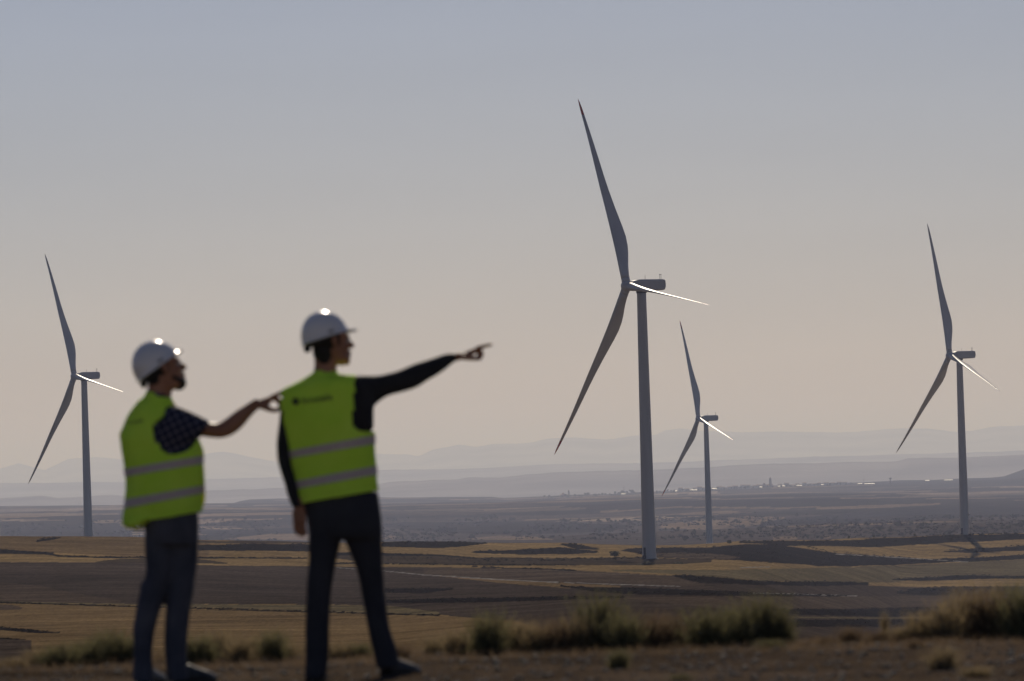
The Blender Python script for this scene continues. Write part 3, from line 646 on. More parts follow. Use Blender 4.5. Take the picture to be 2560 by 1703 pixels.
def church(px, py, th, w, label, name, d):
    p = at_far(px,py,d); t = empty(name, p)
    tw = w/2
    mesh('tower_shaft', *box(-tw,tw,-tw,tw,-3,th*.62), M_brick, t, local=True)
    b = mesh('belfry', *merge([box(-tw*.82,tw*.82,-tw*.82,tw*.82,th*.62,th*.84), box(-tw*1.12,tw*1.12,-tw*1.12,tw*1.12,th*.61,th*.63), box(-tw*.95,tw*.95,-tw*.95,tw*.95,th*.83,th*.85)]), M_brick, t, local=True)
    for s_ in (-1,1): mesh('bell_opening', *box(s_*tw*.4-.5,s_*tw*.4+.5,-tw*.84-.05,-tw*.7,th*.66,th*.79), M_glass, b, local=True)
    mesh('spire', *tube_mesh([circ((0,0,th*.85),tw*.7,n=8),circ((0,0,th*.93),tw*.42,n=8),circ((0,0,th*1.02),.12,n=8)]), M_tile, t, local=True, smooth=False)
    mesh('nave', *box(-tw-20,-tw-.05,-6,7,-3,th*.22), M_brick, t, local=True)
    v = [(-tw-20.4,-6.4,th*.22),(-tw-.02,-6.4,th*.22),(-tw-.02,7.4,th*.22),(-tw-20.4,7.4,th*.22),(-tw-20.4,.5,th*.33),(-tw-.02,.5,th*.33)]
    mesh('roof', v, [(0,1,5,4),(2,3,4,5),(1,2,5),(3,0,4),(3,2,1,0)], M_tile, t, local=True)
    mesh('dome', *tube_mesh([circ((-tw-12,.5,th*.3+z),r_,n=14) for z,r_ in ((0,3.6),(1.5,3.4),(3,2.6),(4.1,1.3),(4.6,.1))]), M_tile, t, local=True, smooth=True)
    tag(t,label,'church'); return t
church(1926,1214,27,6.4,'hazy church with a tall brick bell tower standing above the far town','church',DT)
church(1422,1239,16,4,'small hazy church with a short spire among trees, left of the tallest tower','chapel',DT+200)
def mast(px,py,h,label):
    p = at_far(px,py,DT); t = empty('radio_mast',p)
    mesh('pole', *tube_mesh([circ((0,0,-2),.45,n=8),circ((0,0,h*.7),.3,n=8),circ((0,0,h),.12,n=8)]), M_steel, t, local=True)
    mesh('antenna', *merge([box(-1.1,1.1,-.2,.2,h*.78,h*.82), box(-.8,.8,-.2,.2,h*.6,h*.63)]), M_steel, t, local=True)
    tag(t,label,'mast')
mast(1560,1232,22,'thin hazy radio mast above the grove left of the tallest tower')
mast(2160,1209,16,'thin hazy radio mast left of the water tower')
p = at_far(2226,1206,DT-100); t = empty('water_tower',p)
mesh('stem', *tube_mesh([circ((0,0,-2),1.5,n=14),circ((0,0,9),1.0,n=14)]), M_wall, t, local=True)
mesh('tank', *tube_mesh([circ((0,0,9),1.1,n=18),circ((0,0,11.2),3.6,n=18),circ((0,0,13),3.9,n=18),circ((0,0,13.3),3.4,n=18),circ((0,0,13.8),.3,n=18)]), M_wall, t, local=True, smooth=False)
tag(t,'hazy mushroom-shaped concrete water tower on the skyline left of the rightmost tower','water tower')
rg = np.random.default_rng(8)
for x in np.concatenate([np.arange(1362,1530,8.5), np.arange(1530,1590,8), np.arange(1640,1720,9.5)]):
    x = float(x+rg.uniform(-3,3)); g = 1530<x<1590
    put_tree(x, 1240-(x-1362)*.035, rg.uniform(5,8.5)*(1.5 if g else 1), 'hazy tree of the far skyline row left of the farthest tower', 'trees of the far skyline row, left part', dd=DT+float(rg.uniform(-60,160)))
for x in np.arange(1722,2130,11.5):
    x = float(x+rg.uniform(-4,4)); put_tree(x, 1226-(x-1722)*.05, rg.uniform(4.5,8), 'hazy tree of the far skyline row right of the farthest tower', 'trees of the far skyline row, right part', dd=DT+float(rg.uniform(-60,160)))
# ------------------------------------------------------------------ the two men
def fabric(name, c1, c2, scale=14, bump=.004, trans=0, rough=.9, fuzz=.0, bscale=22):
    return noisy(name, c1, c2, scale=scale, rough=rough, bump=bump, bscale=bscale, spec=.1, trans=trans, contrast=(.3,.7))
M_vest = fabric('safety vest cloth', (.58,.93,.06), (.70,.99,.10), trans=.06, scale=5, bump=.035, bscale=6)
M_trim = fabric('yellow vest trim', (.75,.72,.03), (.85,.8,.05), trans=.35)
M_refl = noisy('grey reflective tape', (.50,.425,.37), (.58,.50,.44), scale=60, rough=.45, spec=.4)
M_jump = fabric('black jumper knit', (.027,.026,.026), (.037,.036,.035))
M_jeanL = fabric('faded blue jeans', (.060,.064,.080), (.115,.118,.135), scale=5)
M_jeanR = fabric('dark navy trousers', (.036,.037,.043), (.054,.055,.062), scale=5)
M_skin = noisy('tanned skin', (.30,.135,.070), (.38,.175,.095), scale=9, rough=.5, spec=.35)
M_hair = noisy('dark hair', (.010,.008,.007), (.022,.017,.014), scale=60, rough=.7)
M_shoe = noisy('black shoe leather', (.010,.010,.010), (.02,.02,.02), scale=20, rough=.5)
M_sole = mat('shoe sole rubber', (.05,.045,.04), .9)
M_hat = noisy('white helmet shell', (.78,.74,.68), (.82,.78,.72), scale=4, rough=.22, spec=.5)
M_strap = mat('black helmet harness', (.015,.015,.016), .7)
M_ink = mat('dark print', (.02,.03,.03), .7)
M_eye = mat('eye', (.5,.48,.45), .2)
def plaid():
    m = mat('navy checked shirt cloth', (.02,.02,.04), .9, spec=.1); nt = m.node_tree; N = nt.nodes; L = nt.links; b = N['Principled BSDF']
    tc = N.new('ShaderNodeTexCoord'); rotn = N.new('ShaderNodeMapping'); rotn.inputs['Rotation'].default_value = (0,R(25),0); L.new(tc.outputs['Object'], rotn.inputs[0])
    sx = N.new('ShaderNodeSeparateXYZ'); L.new(rotn.outputs[0], sx.inputs[0]); outs = []
    for k in ('X','Z'):
        a = N.new('ShaderNodeMath'); a.operation='MULTIPLY'; a.inputs[1].default_value = 2*PI/.036; L.new(sx.outputs[k], a.inputs[0])
        c = N.new('ShaderNodeMath'); c.operation='SINE'; L.new(a.outputs[0], c.inputs[0])
        g = N.new('ShaderNodeMapRange'); g.inputs[1].default_value=.35; g.inputs[2].default_value=.8; L.new(c.outputs[0], g.inputs[0]); outs.append(g)
    mx = N.new('ShaderNodeMath'); mx.operation='MULTIPLY'; L.new(outs[0].outputs[0],mx.inputs[0]); L.new(outs[1].outputs[0],mx.inputs[1])
    ad = N.new('ShaderNodeMath'); ad.operation='ADD'; L.new(outs[0].outputs[0],ad.inputs[0]); L.new(outs[1].outputs[0],ad.inputs[1])
    sm = N.new('ShaderNodeMath'); sm.operation='MULTIPLY_ADD'; sm.inputs[1].default_value=.12; L.new(ad.outputs[0],sm.inputs[0]); L.new(mx.outputs[0],sm.inputs[2])
    cm = N.new('ShaderNodeMix'); cm.data_type='RGBA'; cm.inputs['A'].default_value=(.020,.022,.045,1); cm.inputs['B'].default_value=(.25,.23,.26,1); L.new(sm.outputs[0], cm.inputs['Factor'])
    L.new(cm.outputs['Result'], b.inputs['Base Color']); return m
M_plaid = plaid()
YD = np.array([0,1.0,0])
class Fig:
    """one man: crop coordinates of the photograph -> points at his depth"""
    def __init__(s, D): s.D = D
    def p(s, q, off=0.0, crop=1):
        ox,oy,sc_ = {1:(250,740,2.614),2:(650,740,2.614),3:(250,1250,2.773),4:(1120,840,18.13),5:(620,960,19.6),0:(0,0,1)}[crop]
        return np.array(P(ox+q[0]/sc_, oy+q[1]/sc_, s.D+off))
    def ring(s, a, b, hd, off=0.0, crop=1, n=28, e=2.3, grow=0.0, shrink=1.0):
        A = s.p(a,off,crop); B = s.p(b,off,crop); c = (A+B)/2; h = (B-A)/2*shrink; L_ = np.linalg.norm(h)
        if hd is None: hd = L_*.95
        h = h*(1+grow/L_); w = YD*(hd*shrink+grow); t = np.linspace(0,2*PI,n,endpoint=False)
        ct = np.sign(np.cos(t))*np.abs(np.cos(t))**(2/e); st = np.sign(np.sin(t))*np.abs(np.sin(t))**(2/e)
        return c+np.outer(ct,h)+np.outer(st,w)
    def loft(s, rows, crop=1, n=28, grow=0.0, shrink=1.0, offs=None, e=2.3):
        rr = []
        for i,r in enumerate(rows):
            a, b = r[0], r[1]; hd = r[2] if len(r)>2 else None; off = r[3] if len(r)>3 else 0.0
            rr.append(s.ring(a,b,hd,off,crop,n,e,grow,shrink))
        return smooth_rings(rr)
def smooth_rings(rr, sub=3):
    A = np.array(rr); n = len(A); out = []
    for i in range(n-1):
        p0 = A[max(i-1,0)]; p1 = A[i]; p2 = A[i+1]; p3 = A[min(i+2,n-1)]
        for k in range(sub):
            t = k/sub; out.append(.5*((2*p1)+(-p0+p2)*t+(2*p0-5*p1+4*p2-p3)*t*t+(-p0+3*p1-3*p2+p3)*t**3))
    out.append(A[-1]); return out
def tubeline(pts, rads, n=10, sub=4):
    # round tube along 3-D points with rounded ends
    pts = [np.array(p,float) for p in pts]; A = np.array(pts); m = len(A); C = []; Rr = []
    for i in range(m-1):
        p0=A[max(i-1,0)];p1=A[i];p2=A[i+1];p3=A[min(i+2,m-1)]
        for k in range(sub):
            t=k/sub; C.append(.5*((2*p1)+(-p0+p2)*t+(2*p0-5*p1+4*p2-p3)*t*t+(-p0+3*p1-3*p2+p3)*t**3)); Rr.append(rads[i]*(1-t)+rads[i+1]*t)
    C.append(A[-1]); Rr.append(rads[-1]); C = np.array(C); Rr = np.array(Rr)
    d0 = C[0]-C[1]; d0/=np.linalg.norm(d0); d1 = C[-1]-C[-2]; d1/=np.linalg.norm(d1)
    C = np.vstack([C[0]+d0*Rr[0]*.8, C[0]+d0*Rr[0]*.45, C, C[-1]+d1*Rr[-1]*.45, C[-1]+d1*Rr[-1]*.8]); Rr = np.concatenate([[Rr[0]*.35,Rr[0]*.8],Rr,[Rr[-1]*.8,Rr[-1]*.35]])
    T = np.gradient(C,axis=0); T /= np.linalg.norm(T,axis=1)[:,None]; rings = []
    u = np.cross(T[0],[.1,.9,.2]); u/=np.linalg.norm(u)
    for c,t,r in zip(C,T,Rr):
        u = u-t*np.dot(u,t); u/=np.linalg.norm(u); w = np.cross(t,u); rings.append(circ(c,r,u,w,n))
    return tube_mesh(rings)
def tubeh(p, r): return tubeline(p, [x*1.32 for x in r])
def ball(c, rx, fx, ry, fy, rz, fz, nu=16, nv=10):
    c=np.array(c,float); rings=[]
    for i in range(nv+1):
        ph=-PI/2+PI*(i+.0)/nv; ph=max(min(ph,PI/2-.02),-PI/2+.02)
        rings.append(circ(c+fz*rz*math.sin(ph), rx*math.cos(ph), fx, fy, nu, ry*math.cos(ph)))
    return tube_mesh(rings)
def remeshed(name, parts, voxel, material, parent, smooth_it=4, post=None):
    V, Fs = merge(parts); me = bpy.data.meshes.new(name+' source'); me.from_pydata([tuple(map(float,x)) for x in V],[],Fs)
    bm = bmesh.new(); bm.from_mesh(me); bmesh.ops.recalc_face_normals(bm, faces=bm.faces); bm.to_mesh(me); bm.free()
    o = bpy.data.objects.new(name, me); col.objects.link(o)
    md = o.modifiers.new('r','REMESH'); md.mode='VOXEL'; md.voxel_size=voxel; md.use_smooth_shade=True
    if smooth_it: m2 = o.modifiers.new('s','SMOOTH'); m2.iterations=smooth_it; m2.factor=.5
    dg = bpy.context.evaluated_depsgraph_get(); dg.update(); ev = o.evaluated_get(dg)
    nm = bpy.data.meshes.new_from_object(ev, depsgraph=dg); nm.name = name
    o.modifiers.clear(); o.data = nm; bpy.data.meshes.remove(me)
    nm.materials.clear(); nm.materials.append(material)
    if post is not None:
        co = np.empty(len(nm.vertices)*3,np.float32); nm.vertices.foreach_get('co',co); co = post(co.reshape(-1,3)); nm.vertices.foreach_set('co',co.astype(np.float32).ravel()); nm.update()
    nm.polygons.foreach_set('use_smooth', np.ones(len(nm.polygons),bool))
    if parent is not None: o.parent = parent; o.matrix_parent_inverse = Matrix.Translation(-parent.location)
    return o
def wrinkle(co, amp=.006, sx=9, sz=6, seed=0):
    # folds: push along the depth and sideways
    n1 = fbm(co[:,0]*sx+co[:,2]*3, co[:,2]*sz+co[:,1]*4, 3, 200+seed)*2; n2 = fbm(co[:,0]*sx*2+5, co[:,2]*sz*2-co[:,1]*6, 3, 210+seed)*2
    c = co.mean(0); d = co-c; d[:,2] *= .15; d /= (np.linalg.norm(d,axis=1)[:,None]+1e-6)
    return co+d*(n1*amp+n2*amp*.4)[:,None]
def head_parts(hc, fwd, upv):
    f = np.array(fwd,float); f/=np.linalg.norm(f); u = np.array(upv,float); u -= f*np.dot(u,f); u/=np.linalg.norm(u); s = np.cross(u,f)
    P3 = lambda x,y,z: hc+f*x+s*y+u*z
    B = lambda x,y,z,rx,ry,rz: ball(P3(x,y,z),rx,f,ry,s,rz,u)
    parts = [B(-.012,0,.035,.098,.077,.085), B(.012,0,-.02,.078,.064,.085), B(.045,0,-.075,.045,.046,.042), B(.068,0,-.098,.020,.022,.018),
             B(.030,.033,-.070,.040,.022,.030), B(.030,-.033,-.070,.040,.022,.030), B(-.035,0,-.03,.058,.06,.06)]
    parts.append(tubeline([P3(.083,0,.022),P3(.096,0,.0),P3(.109,0,-.020)],[.008,.010,.013]))           # nose
    parts += [B(.100,.011,-.026,.010,.008,.008), B(.100,-.011,-.026,.010,.008,.008)]
    parts.append(tubeline([P3(.074,-.035,.026),P3(.089,0,.026),P3(.074,.035,.026)],[.009,.011,.009]))  # brow
    parts.append(tubeline([P3(.078,-.018,-.052),P3(.092,0,-.049),P3(.078,.018,-.052)],[.006,.008,.006]))
    parts.append(tubeline([P3(.076,-.016,-.063),P3(.089,0,-.063),P3(.076,.016,-.063)],[.006,.009,.006]))
    for sg in (-1,1):
        parts.append(tubeline([P3(-.008,sg*.074,-.020),P3(-.020,sg*.085,.006),P3(-.022,sg*.086,.020),P3(-.008,sg*.082,.028),P3(.004,sg*.076,.012)],[.006,.007,.008,.007,.005]))
        parts.append(B(-.010,sg*.077,.004,.016,.006,.024))
        parts.append(B(.055,sg*.035,-.018,.026,.020,.022))
    return parts, (f,s,u,P3)
def helmet(hc, fwd, upv, parent, hl=.126, hw=.112, hh=.142, peak=.045):
    f = np.array(fwd,float); f/=np.linalg.norm(f); u = np.array(upv,float); u -= f*np.dot(u,f); u/=np.linalg.norm(u); s = np.cross(u,f)
    n = 48; rings = []; th = np.linspace(0,2*PI,n,endpoint=False)
    def rg_(k, z, peak=0.0, out=0.0):
        x = np.cos(th); y = np.sin(th)
        front = np.clip(x,0,1)**2.2
        return hc+np.outer(x*(hl*k+out)+front*peak, f)+np.outer(y*(hw*k+out),s)+np.outer(np.full(n,z)-front*peak*.28,u)
    prof = [(0.0,1.0),(.15,.993),(.3,.965),(.45,.905),(.6,.815),(.74,.69),(.86,.53),(.94,.36),(.985,.17),(1.0,.03)]
    outer = [rg_(k, z*hh) for z,k in prof]
    # raised ridge along the crown
    for i,(z,k) in enumerate(prof):
        yy = np.sin(th)*k; rid = np.exp(-(yy/.16)**2)*.006*(z>.25); rid2 = np.exp(-((np.abs(yy)-.42)/.10)**2)*.003*(z>.3)
        outer[i] = outer[i]+np.outer(rid+rid2,u)
    rim = [rg_(.955,.004), rg_(.96,-.004), rg_(1.0,-.006,peak,.008), rg_(1.0,0.0,peak+.001,.009), rg_(1.0,.004,.010,.001)]
    V, fcs = tube_mesh(rim+outer[1:])
    o = mesh('hard_hat', V, fcs[:-2]+[fcs[-1]], M_hat, parent, smooth=True)
    inner = [rg_(k*.955, z*hh*.96+.004) for z,k in prof]
    mesh('shell_lining', *tube_mesh(inner), M_strap, o, smooth=True)
    band = [hc+np.outer(np.cos(th)*r_*.86-.012,f)+np.outer(np.sin(th)*r_*.80,s)+np.outer(np.full(n,z)+np.where(np.cos(th)<0,np.cos(th)*.024,0),u) for r_,z in ((.108,-.012),(.112,-.012),(.112,.018),(.108,.018))]
    V,fc = tube_mesh(band); mesh('head_band', V, fc[:-2], M_strap, o, smooth=True)
    c = hc-f*hl*.84-u*.030
    mesh('ratchet_knob', *tube_mesh([circ(c-f*.022,.016,s,u,14),circ(c-f*.018,.021,s,u,14),circ(c+f*.004,.021,s,u,14)]), M_strap, o, smooth=True)
    for sg in (-1,1):
        mesh('ear_slot', *tubeline([hc+s*sg*(hw+.002)+u*.016-f*.01,hc+s*sg*(hw+.002)+u*.016+f*.014],[.004,.004]), M_strap, o, smooth=True)
    return o
def band_strip(fig, lo, hi, crop, grow, name, parent, material, post=None, steps=4, skip=None):
    """a tape round the vest between two rings given as (left, right, half depth)"""
    rr = []
    for k in range(steps+1):
        t = k/steps; a = [lo[0][j]*(1-t)+hi[0][j]*t for j in (0,1)]; b = [lo[1][j]*(1-t)+hi[1][j]*t for j in (0,1)]
        rr.append(fig.ring(a,b,lo[2]*(1-t)+hi[2]*t,0,crop,96,2.3,grow))
    V, fc = tube_mesh(rr); V = post(V) if post else V
    return mesh(name, V, fc[:-2], material, parent, smooth=True)
def in_poly(x, y, pg):
    ins = np.zeros(x.shape,bool); n=len(pg); j=n-1
    for i in range(n):
        xi,yi=pg[i]; xj,yj=pg[j]
        c = ((yi>y)!=(yj>y)) & (x < (xj-xi)*(y-yi)/(yj-yi+1e-12)+xi); ins ^= c; j=i
    return ins
def proj_crop(co, crop):
    ox,oy,sc_ = {1:(250,740,2.614),2:(650,740,2.614)}[crop]
    d = co-np.array(CP); z = d@np.array(fw); x = 1280+(d@np.array(rt))/z*F; y = 851.5-(d@np.array(up))/z*F
    return (x-ox)*sc_, (y-oy)*sc_
def vest(fig, rows, crop, hole, parent, post, hem=None):
    rr = fig.loft(rows, crop, n=96, grow=.009)
    rr2 = []
    for i in range(len(rr)-1):
        for k in range(4): rr2.append(rr[i]*(1-k/4)+rr[i+1]*(k/4))
    rr2.append(rr[-1]); V, fc = tube_mesh(rr2); fc = fc[:-2]
    V = post(V); ctr = np.array([V[list(q)].mean(0) for q in fc]); X, Y = proj_crop(ctr, crop)
    kill = np.zeros(len(fc),bool)
    for pg, side in hole:
        m = in_poly(X,Y,pg)
        if side: m &= (ctr[:,1]<fig.D+.02)
        kill |= m
    fc = [q for q,k in zip(fc,kill) if not k]
    o = mesh('safety_vest', V, fc, M_vest, parent, smooth=True)
    md = o.modifiers.new('thickness','SOLIDIFY'); md.thickness=.003; md.offset=1
    return o
def shoe(name, heel, toe, z0, parent, w=.048):
    h = np.array(heel,float); t = np.array(toe,float); d = t-h; L_=np.linalg.norm(d); d/=L_; s_ = np.cross(UZ,d)
    secs = [(0,.030,.075),(.03,.036,.085),(.08,.038,.088),(.13,.040,.072),(.18,.046,.058),(.23,.047,.046),(.27,.036,.034),(.285,.018,.022)]
    rings=[]
    for x,hw,hh in secs:
        tt=np.linspace(0,2*PI,18,endpoint=False); yy=np.cos(tt)*hw; zz=np.where(np.sin(tt)>0,np.sin(tt)*hh,np.sin(tt)*.012)+.022
        rings.append(h+d*x+np.outer(yy,s_)+np.outer(zz,UZ))
    o = mesh(name,*tube_mesh(rings),M_shoe,parent,smooth=True)
    mesh('sole',*tube_mesh([np.array([h+d*(x*1.01-.003)+s_*y*(hw+.004)+UZ*z for y,z in ((1,0),(1,.02),(-1,.02),(-1,0))]) for x,hw,hh in secs]),M_sole,o)
    return o
def hand_flat(fig, pts): ...
# ---------------------------------------------------------------- man on the right, pointing
FR = Fig(28.9)
def ground_at(p): a = p[0]/p[1]*F; return float(zfun(float(a), float(p[1])))
TR = [((372,478),(492,490),.058),((345,508),(520,514),.075),((262,560),(640,524),.098),((158,614),(705,556),.115),((130,690),(730,640),.125),((128,780),(736,720),.130),((150,880),(734,800),.135),((176,965),(734,862),.136),((188,1015),(735,913),.136),((198,1062),(735,970),.134),((210,1140),(742,1040),.132),((218,1213),(746,1113),.132),((230,1263),(748,1170),.134),((250,1360),(757,1275),.138)]
LIM_R_LEG = [((1440,170),(1700,170),.11),((1445,300),(1668,285),.10),((1448,400),(1642,400),.092),((1440,520),(1620,520),.085),((1432,640),(1603,640),.078),((1426,770),(1595,770),.074),((1422,900),(1590,900),.070),((1424,1000),(1588,1000),.066),((1424,1090),(1586,1085),.064),((1418,1235),(1566,1235),.066)]
LEG2_R = [((1650,170),(1950,170),.11,.02),((1700,285),(1953,290),.10,.03),((1748,400),(1958,410),.092,.04),((1785,520),(1966,520),.085,.05),((1808,640),(1975,640),.078,.06),((1828,750),(1990,745),.074,.06),((1850,860),(2003,850),.070,.06),((1872,960),(2030,950),.066,.06),((1895,1050),(2060,1040),.064,.06),((1925,1170),(2085,1160),.066,.06)]
HIP_R = [((1400,-10),(1928,-60),.125),((1418,60),(1940,40),.13),((1430,140),(1950,130),.13),((1440,220),(1955,220),.12),((1450,270),(1950,270),.10)]
ARM_R = [((640,520),(690,800),.10,-.0),((690,519),(705,760),.092,.01),((770,520),(765,700),.078,.04),((830,508),(832,655),.070,.07),((900,490),(912,633),.066,.11),((1000,447),(1012,603),.062,.17),((1060,428),(1100,550),.056,.21),((1150,400),(1185,500),.048,.26),((1220,377),(1250,448),.038,.30),((1285,379),(1294,414),.031,.33)]
ARM_RL = [((190,650),(240,760),.07,-.02),((135,730),(230,770),.062,-.02),((122,830),(222,850),.056,-.02),((111,930),(205,950),.052,-.02),((110,1010),(200,1030),.050,-.03),((117,1090),(208,1100),.048,-.04),((140,1170),(226,1180),.046,-.05),((163,1240),(246,1240),.044,-.06),((188,1330),(262,1320),.040,-.07),((214,1385),(288,1378),.036,-.08)]
foot = FR.p((1500,1250),0,3); gz = ground_at(foot)
man2 = empty('person', (float(foot[0])+.15, FR.D*math.cos(PITCH), gz))
tag(man2, 'man in white helmet and hi-vis vest pointing to the right with outstretched arm', 'person', None)
def wr(seed, amp): return lambda co: wrinkle(np.asarray(co,float), amp, 9, 6, seed)
# head frame
fR = np.array([.93,.36,.06]); uR = np.array([-.06,.02,1.0]); hcR = FR.p((470,312),0,2)
hpR, frR = head_parts(hcR, fR, uR)
neckR = FR.loft([((352,400),(508,420),.062),((356,450),(502,465),.062),((348,500),(506,505),.068)], 2)
# right hand (points): palm, five fingers
def H4(x,y,o=0): return FR.p((x,y),.33+o,4)
hand4 = [tube_mesh(smooth_rings([FR.ring((400,850),(430,1010),.027,.33,4,20),FR.ring((560,790),(600,1050),.024,.33,4,20),FR.ring((800,700),(850,1060),.022,.34,4,20),FR.ring((940,650),(970,1070),.023,.342,4,20),FR.ring((1080,590),(1140,860),.024,.345,4,20),FR.ring((1280,520),(1400,760),.024,.35,4,20),FR.ring((1380,500),(1480,690),.020,.35,4,20)])),
 tubeh([H4(1330,560,-.012),H4(1560,490,-.012),H4(1760,435,-.012),H4(1960,395,-.012)],[.0098,.0085,.0076,.0066]),
 tubeh([H4(1380,620,.006),H4(1520,760,.006),H4(1490,950,.004),H4(1380,1060,0)],[.0100,.0095,.0085,.0075]),
 tubeh([H4(1330,660,.026),H4(1440,800,.027),H4(1400,940,.024),H4(1290,1000,.018)],[.0095,.009,.008,.007]),
 tubeh([H4(1300,680,.044),H4(1400,820,.045),H4(1370,950,.042),H4(1290,1010,.036)],[.0085,.008,.0072,.0064]),
 tubeh([H4(700,960,-.020),H4(900,990,-.030),H4(1120,1010,-.026),H4(1320,1035,-.014)],[.0130,.0115,.0100,.0088])]
# left hand hanging: palm and fingers
def HL(x,y,o=0): return FR.p((x,y),-.08+o,2)
hand5 = [tube_mesh(smooth_rings([FR.ring((222,1370),(288,1368),.028,-.08,2,20),FR.ring((218,1405),(296,1400),.022,-.08,2,20),FR.ring((213,1450),(302,1445),.020,-.08,2,20),FR.ring((217,1490),(300,1488),.018,-.08,2,20)]))]
for k,(x,x2,l) in enumerate([(226,240,1552),(248,262,1566),(270,282,1568),(290,300,1556)]):
    hand5.append(tubeline([HL(x,1478,.004*k),HL((x+x2)/2-3,1520,-.006+.004*k),HL(x2,l,.010+.004*k)],[.0098,.0090,.0074]))
hand5.append(tubeline([HL(222,1415,-.014),HL(232,1455,-.030),HL(248,1492,-.034)],[.012,.0105,.0085]))
body = hpR+[tube_mesh(neckR)]+hand4+hand5
body += [tube_mesh(FR.loft(TR,2,n=24,shrink=.86)), tube_mesh(FR.loft(ARM_R,2,n=18,shrink=.72)), tube_mesh(FR.loft(ARM_RL,2,n=18,shrink=.72)), tube_mesh(FR.loft(HIP_R,3,n=20,shrink=.86)), tube_mesh(FR.loft(LIM_R_LEG,3,n=18,shrink=.78)), tube_mesh(FR.loft(LEG2_R,3,n=18,shrink=.78))]
body.append(tubeline([HL(250,1340),HL(256,1400)],[.024,.022])); body.append(tubeline([FR.p((1255,405),.31,2), H4(520,920)],[.022,.022]))
remeshed('body', body, .004, M_skin, man2, 2)
# jumper
remeshed('jumper', [tube_mesh(FR.loft(TR,2,n=32,shrink=.962)), tube_mesh(FR.loft(ARM_R,2,n=24)), tube_mesh(FR.loft(ARM_RL,2,n=24)), tube_mesh(FR.loft([((360,488),(500,498),.062),((350,510),(520,515),.075)],2,n=24)), tube_mesh(FR.loft([((600,620),(752,610),.08),((610,700),(743,700),.10),((620,790),(741,785),.11),((640,885),(739,868),.11)],2,n=24))], .009, M_jump, man2, 5, wr(1,.004))
remeshed('trousers', [tube_mesh(FR.loft(HIP_R,3,n=32)), tube_mesh(FR.loft(LIM_R_LEG,3,n=24)), tube_mesh(FR.loft(LEG2_R,3,n=24))], .009, M_jeanR, man2, 4, wr(2,.005))
pR = wr(3,.010)
vR = vest(FR, TR, 2, [([(622,470),(613,700),(604,810),(612,850),(635,876),(690,886),(820,888),(820,470)],0), ([(60,640),(150,655),(128,700),(140,800),(166,905),(180,960),(60,960)],0)], man2, pR)
gR = .0125
band_strip(FR, ((188,1015),(735,913),.136), ((198,1062),(735,970),.134), 2, gR, 'reflective_stripe', vR, M_refl, pR)
band_strip(FR, ((218,1213),(746,1113),.132), ((230,1263),(748,1170),.134), 2, gR, 'reflective_stripe', vR, M_refl, pR)
# print on the back: leaf-like emblem and small lettering
fcu = bpy.data.curves.new('lettering','FONT'); fcu.body = 'forestalia'; fcu.size = .036; fcu.extrude = .0006
def place_print(fig, q0, q1, crop, parent, yoff, cu, width):
    o = bpy.data.objects.new('t', cu); col.objects.link(o); dg = bpy.context.evaluated_depsgraph_get(); dg.update()
    me = bpy.data.meshes.new_from_object(o.evaluated_get(dg)); bpy.data.objects.remove(o)
    n = len(me.vertices); co = np.empty(n*3,np.float32); me.vertices.foreach_get('co',co); co = co.reshape(-1,3)
    w = co[:,0].max(); A = fig.p(q0,yoff,crop); B = fig.p(q1,yoff,crop); d = (B-A); L_=np.linalg.norm(d); k = L_/w
    d/=L_; upd = np.cross(d,YD)*1.0; upd = upd if upd[2]>0 else -upd
    V = A+np.outer(co[:,0]*k,d)+np.outer(co[:,1]*k,upd)-np.outer(co[:,2],YD)
    me.vertices.foreach_set('co',V.astype(np.float32).ravel()); me.update(); me.materials.clear(); me.materials.append(M_ink)
    o = bpy.data.objects.new('lettering', me); col.objects.link(o); o.parent = parent
    bpy.context.view_layer.update(); o.matrix_parent_inverse = parent.matrix_world.inverted(); return o
place_print(FR,(276,704),(474,676),2,vR,-.150,fcu,.16)
ev = []
c = FR.p((232,690),-.150,2)
for a in (20,75,130,200,270,320):
    d = np.array([math.cos(R(a)),0,math.sin(R(a))]); n_ = np.array([-d[2],0,d[0]]); l = .021; w_=.0085
    ev.append(tube_mesh([np.array([c+d*t*l+n_*w_*q*math.sin(PI*min(t,.98)+.1)+YD*y for q,y in ((1,0),(1,-.0012),(-1,-.0012),(-1,0))]) for t in (0,.3,.6,1.0)]))
mesh('emblem', *merge(ev), M_ink, vR)
for sg in (-1,1):
    f_,s_,u_,P3 = frR; mesh('eye', *ball(P3(.077,sg*.031,.006),.011,f_,.011,s_,.011,u_), M_eye, man2, smooth=True)
remeshed('hair', [ball(hcR-frR[0]*.022+frR[2]*.030,.094,frR[0],.082,frR[1],.080,frR[2]), ball(hcR-frR[0]*.050-frR[2]*.035,.055,frR[0],.064,frR[1],.062,frR[2]), ball(hcR-frR[0]*.052-frR[2]*.080,.040,frR[0],.052,frR[1],.036,frR[2])]+[tubeline([hcR+frR[0]*.012+frR[1]*sg*.074+frR[2]*.03,hcR+frR[0]*.012+frR[1]*sg*.073-frR[2]*.012],[.010,.006]) for sg in (-1,1)], .005, M_hair, man2, 3)
hfR = np.array([.90,.36,.26]); helmet(FR.p((424,268),0,2), hfR, np.array([-.27,.0,1.0]), man2, hl=.122, hw=.108, hh=.128)
shoe('shoe', FR.p((1470,1225),.0,3)*[1,1,0]+[0,-.03,gz], FR.p((1520,1225),.22,3)*[1,1,0]+[0,0,gz], gz, man2)
shoe('shoe', FR.p((1975,1225),.06,3)*[1,1,0]+[0,0,gz], FR.p((2170,1225),.26,3)*[1,1,0]+[0,0,gz], gz, man2)
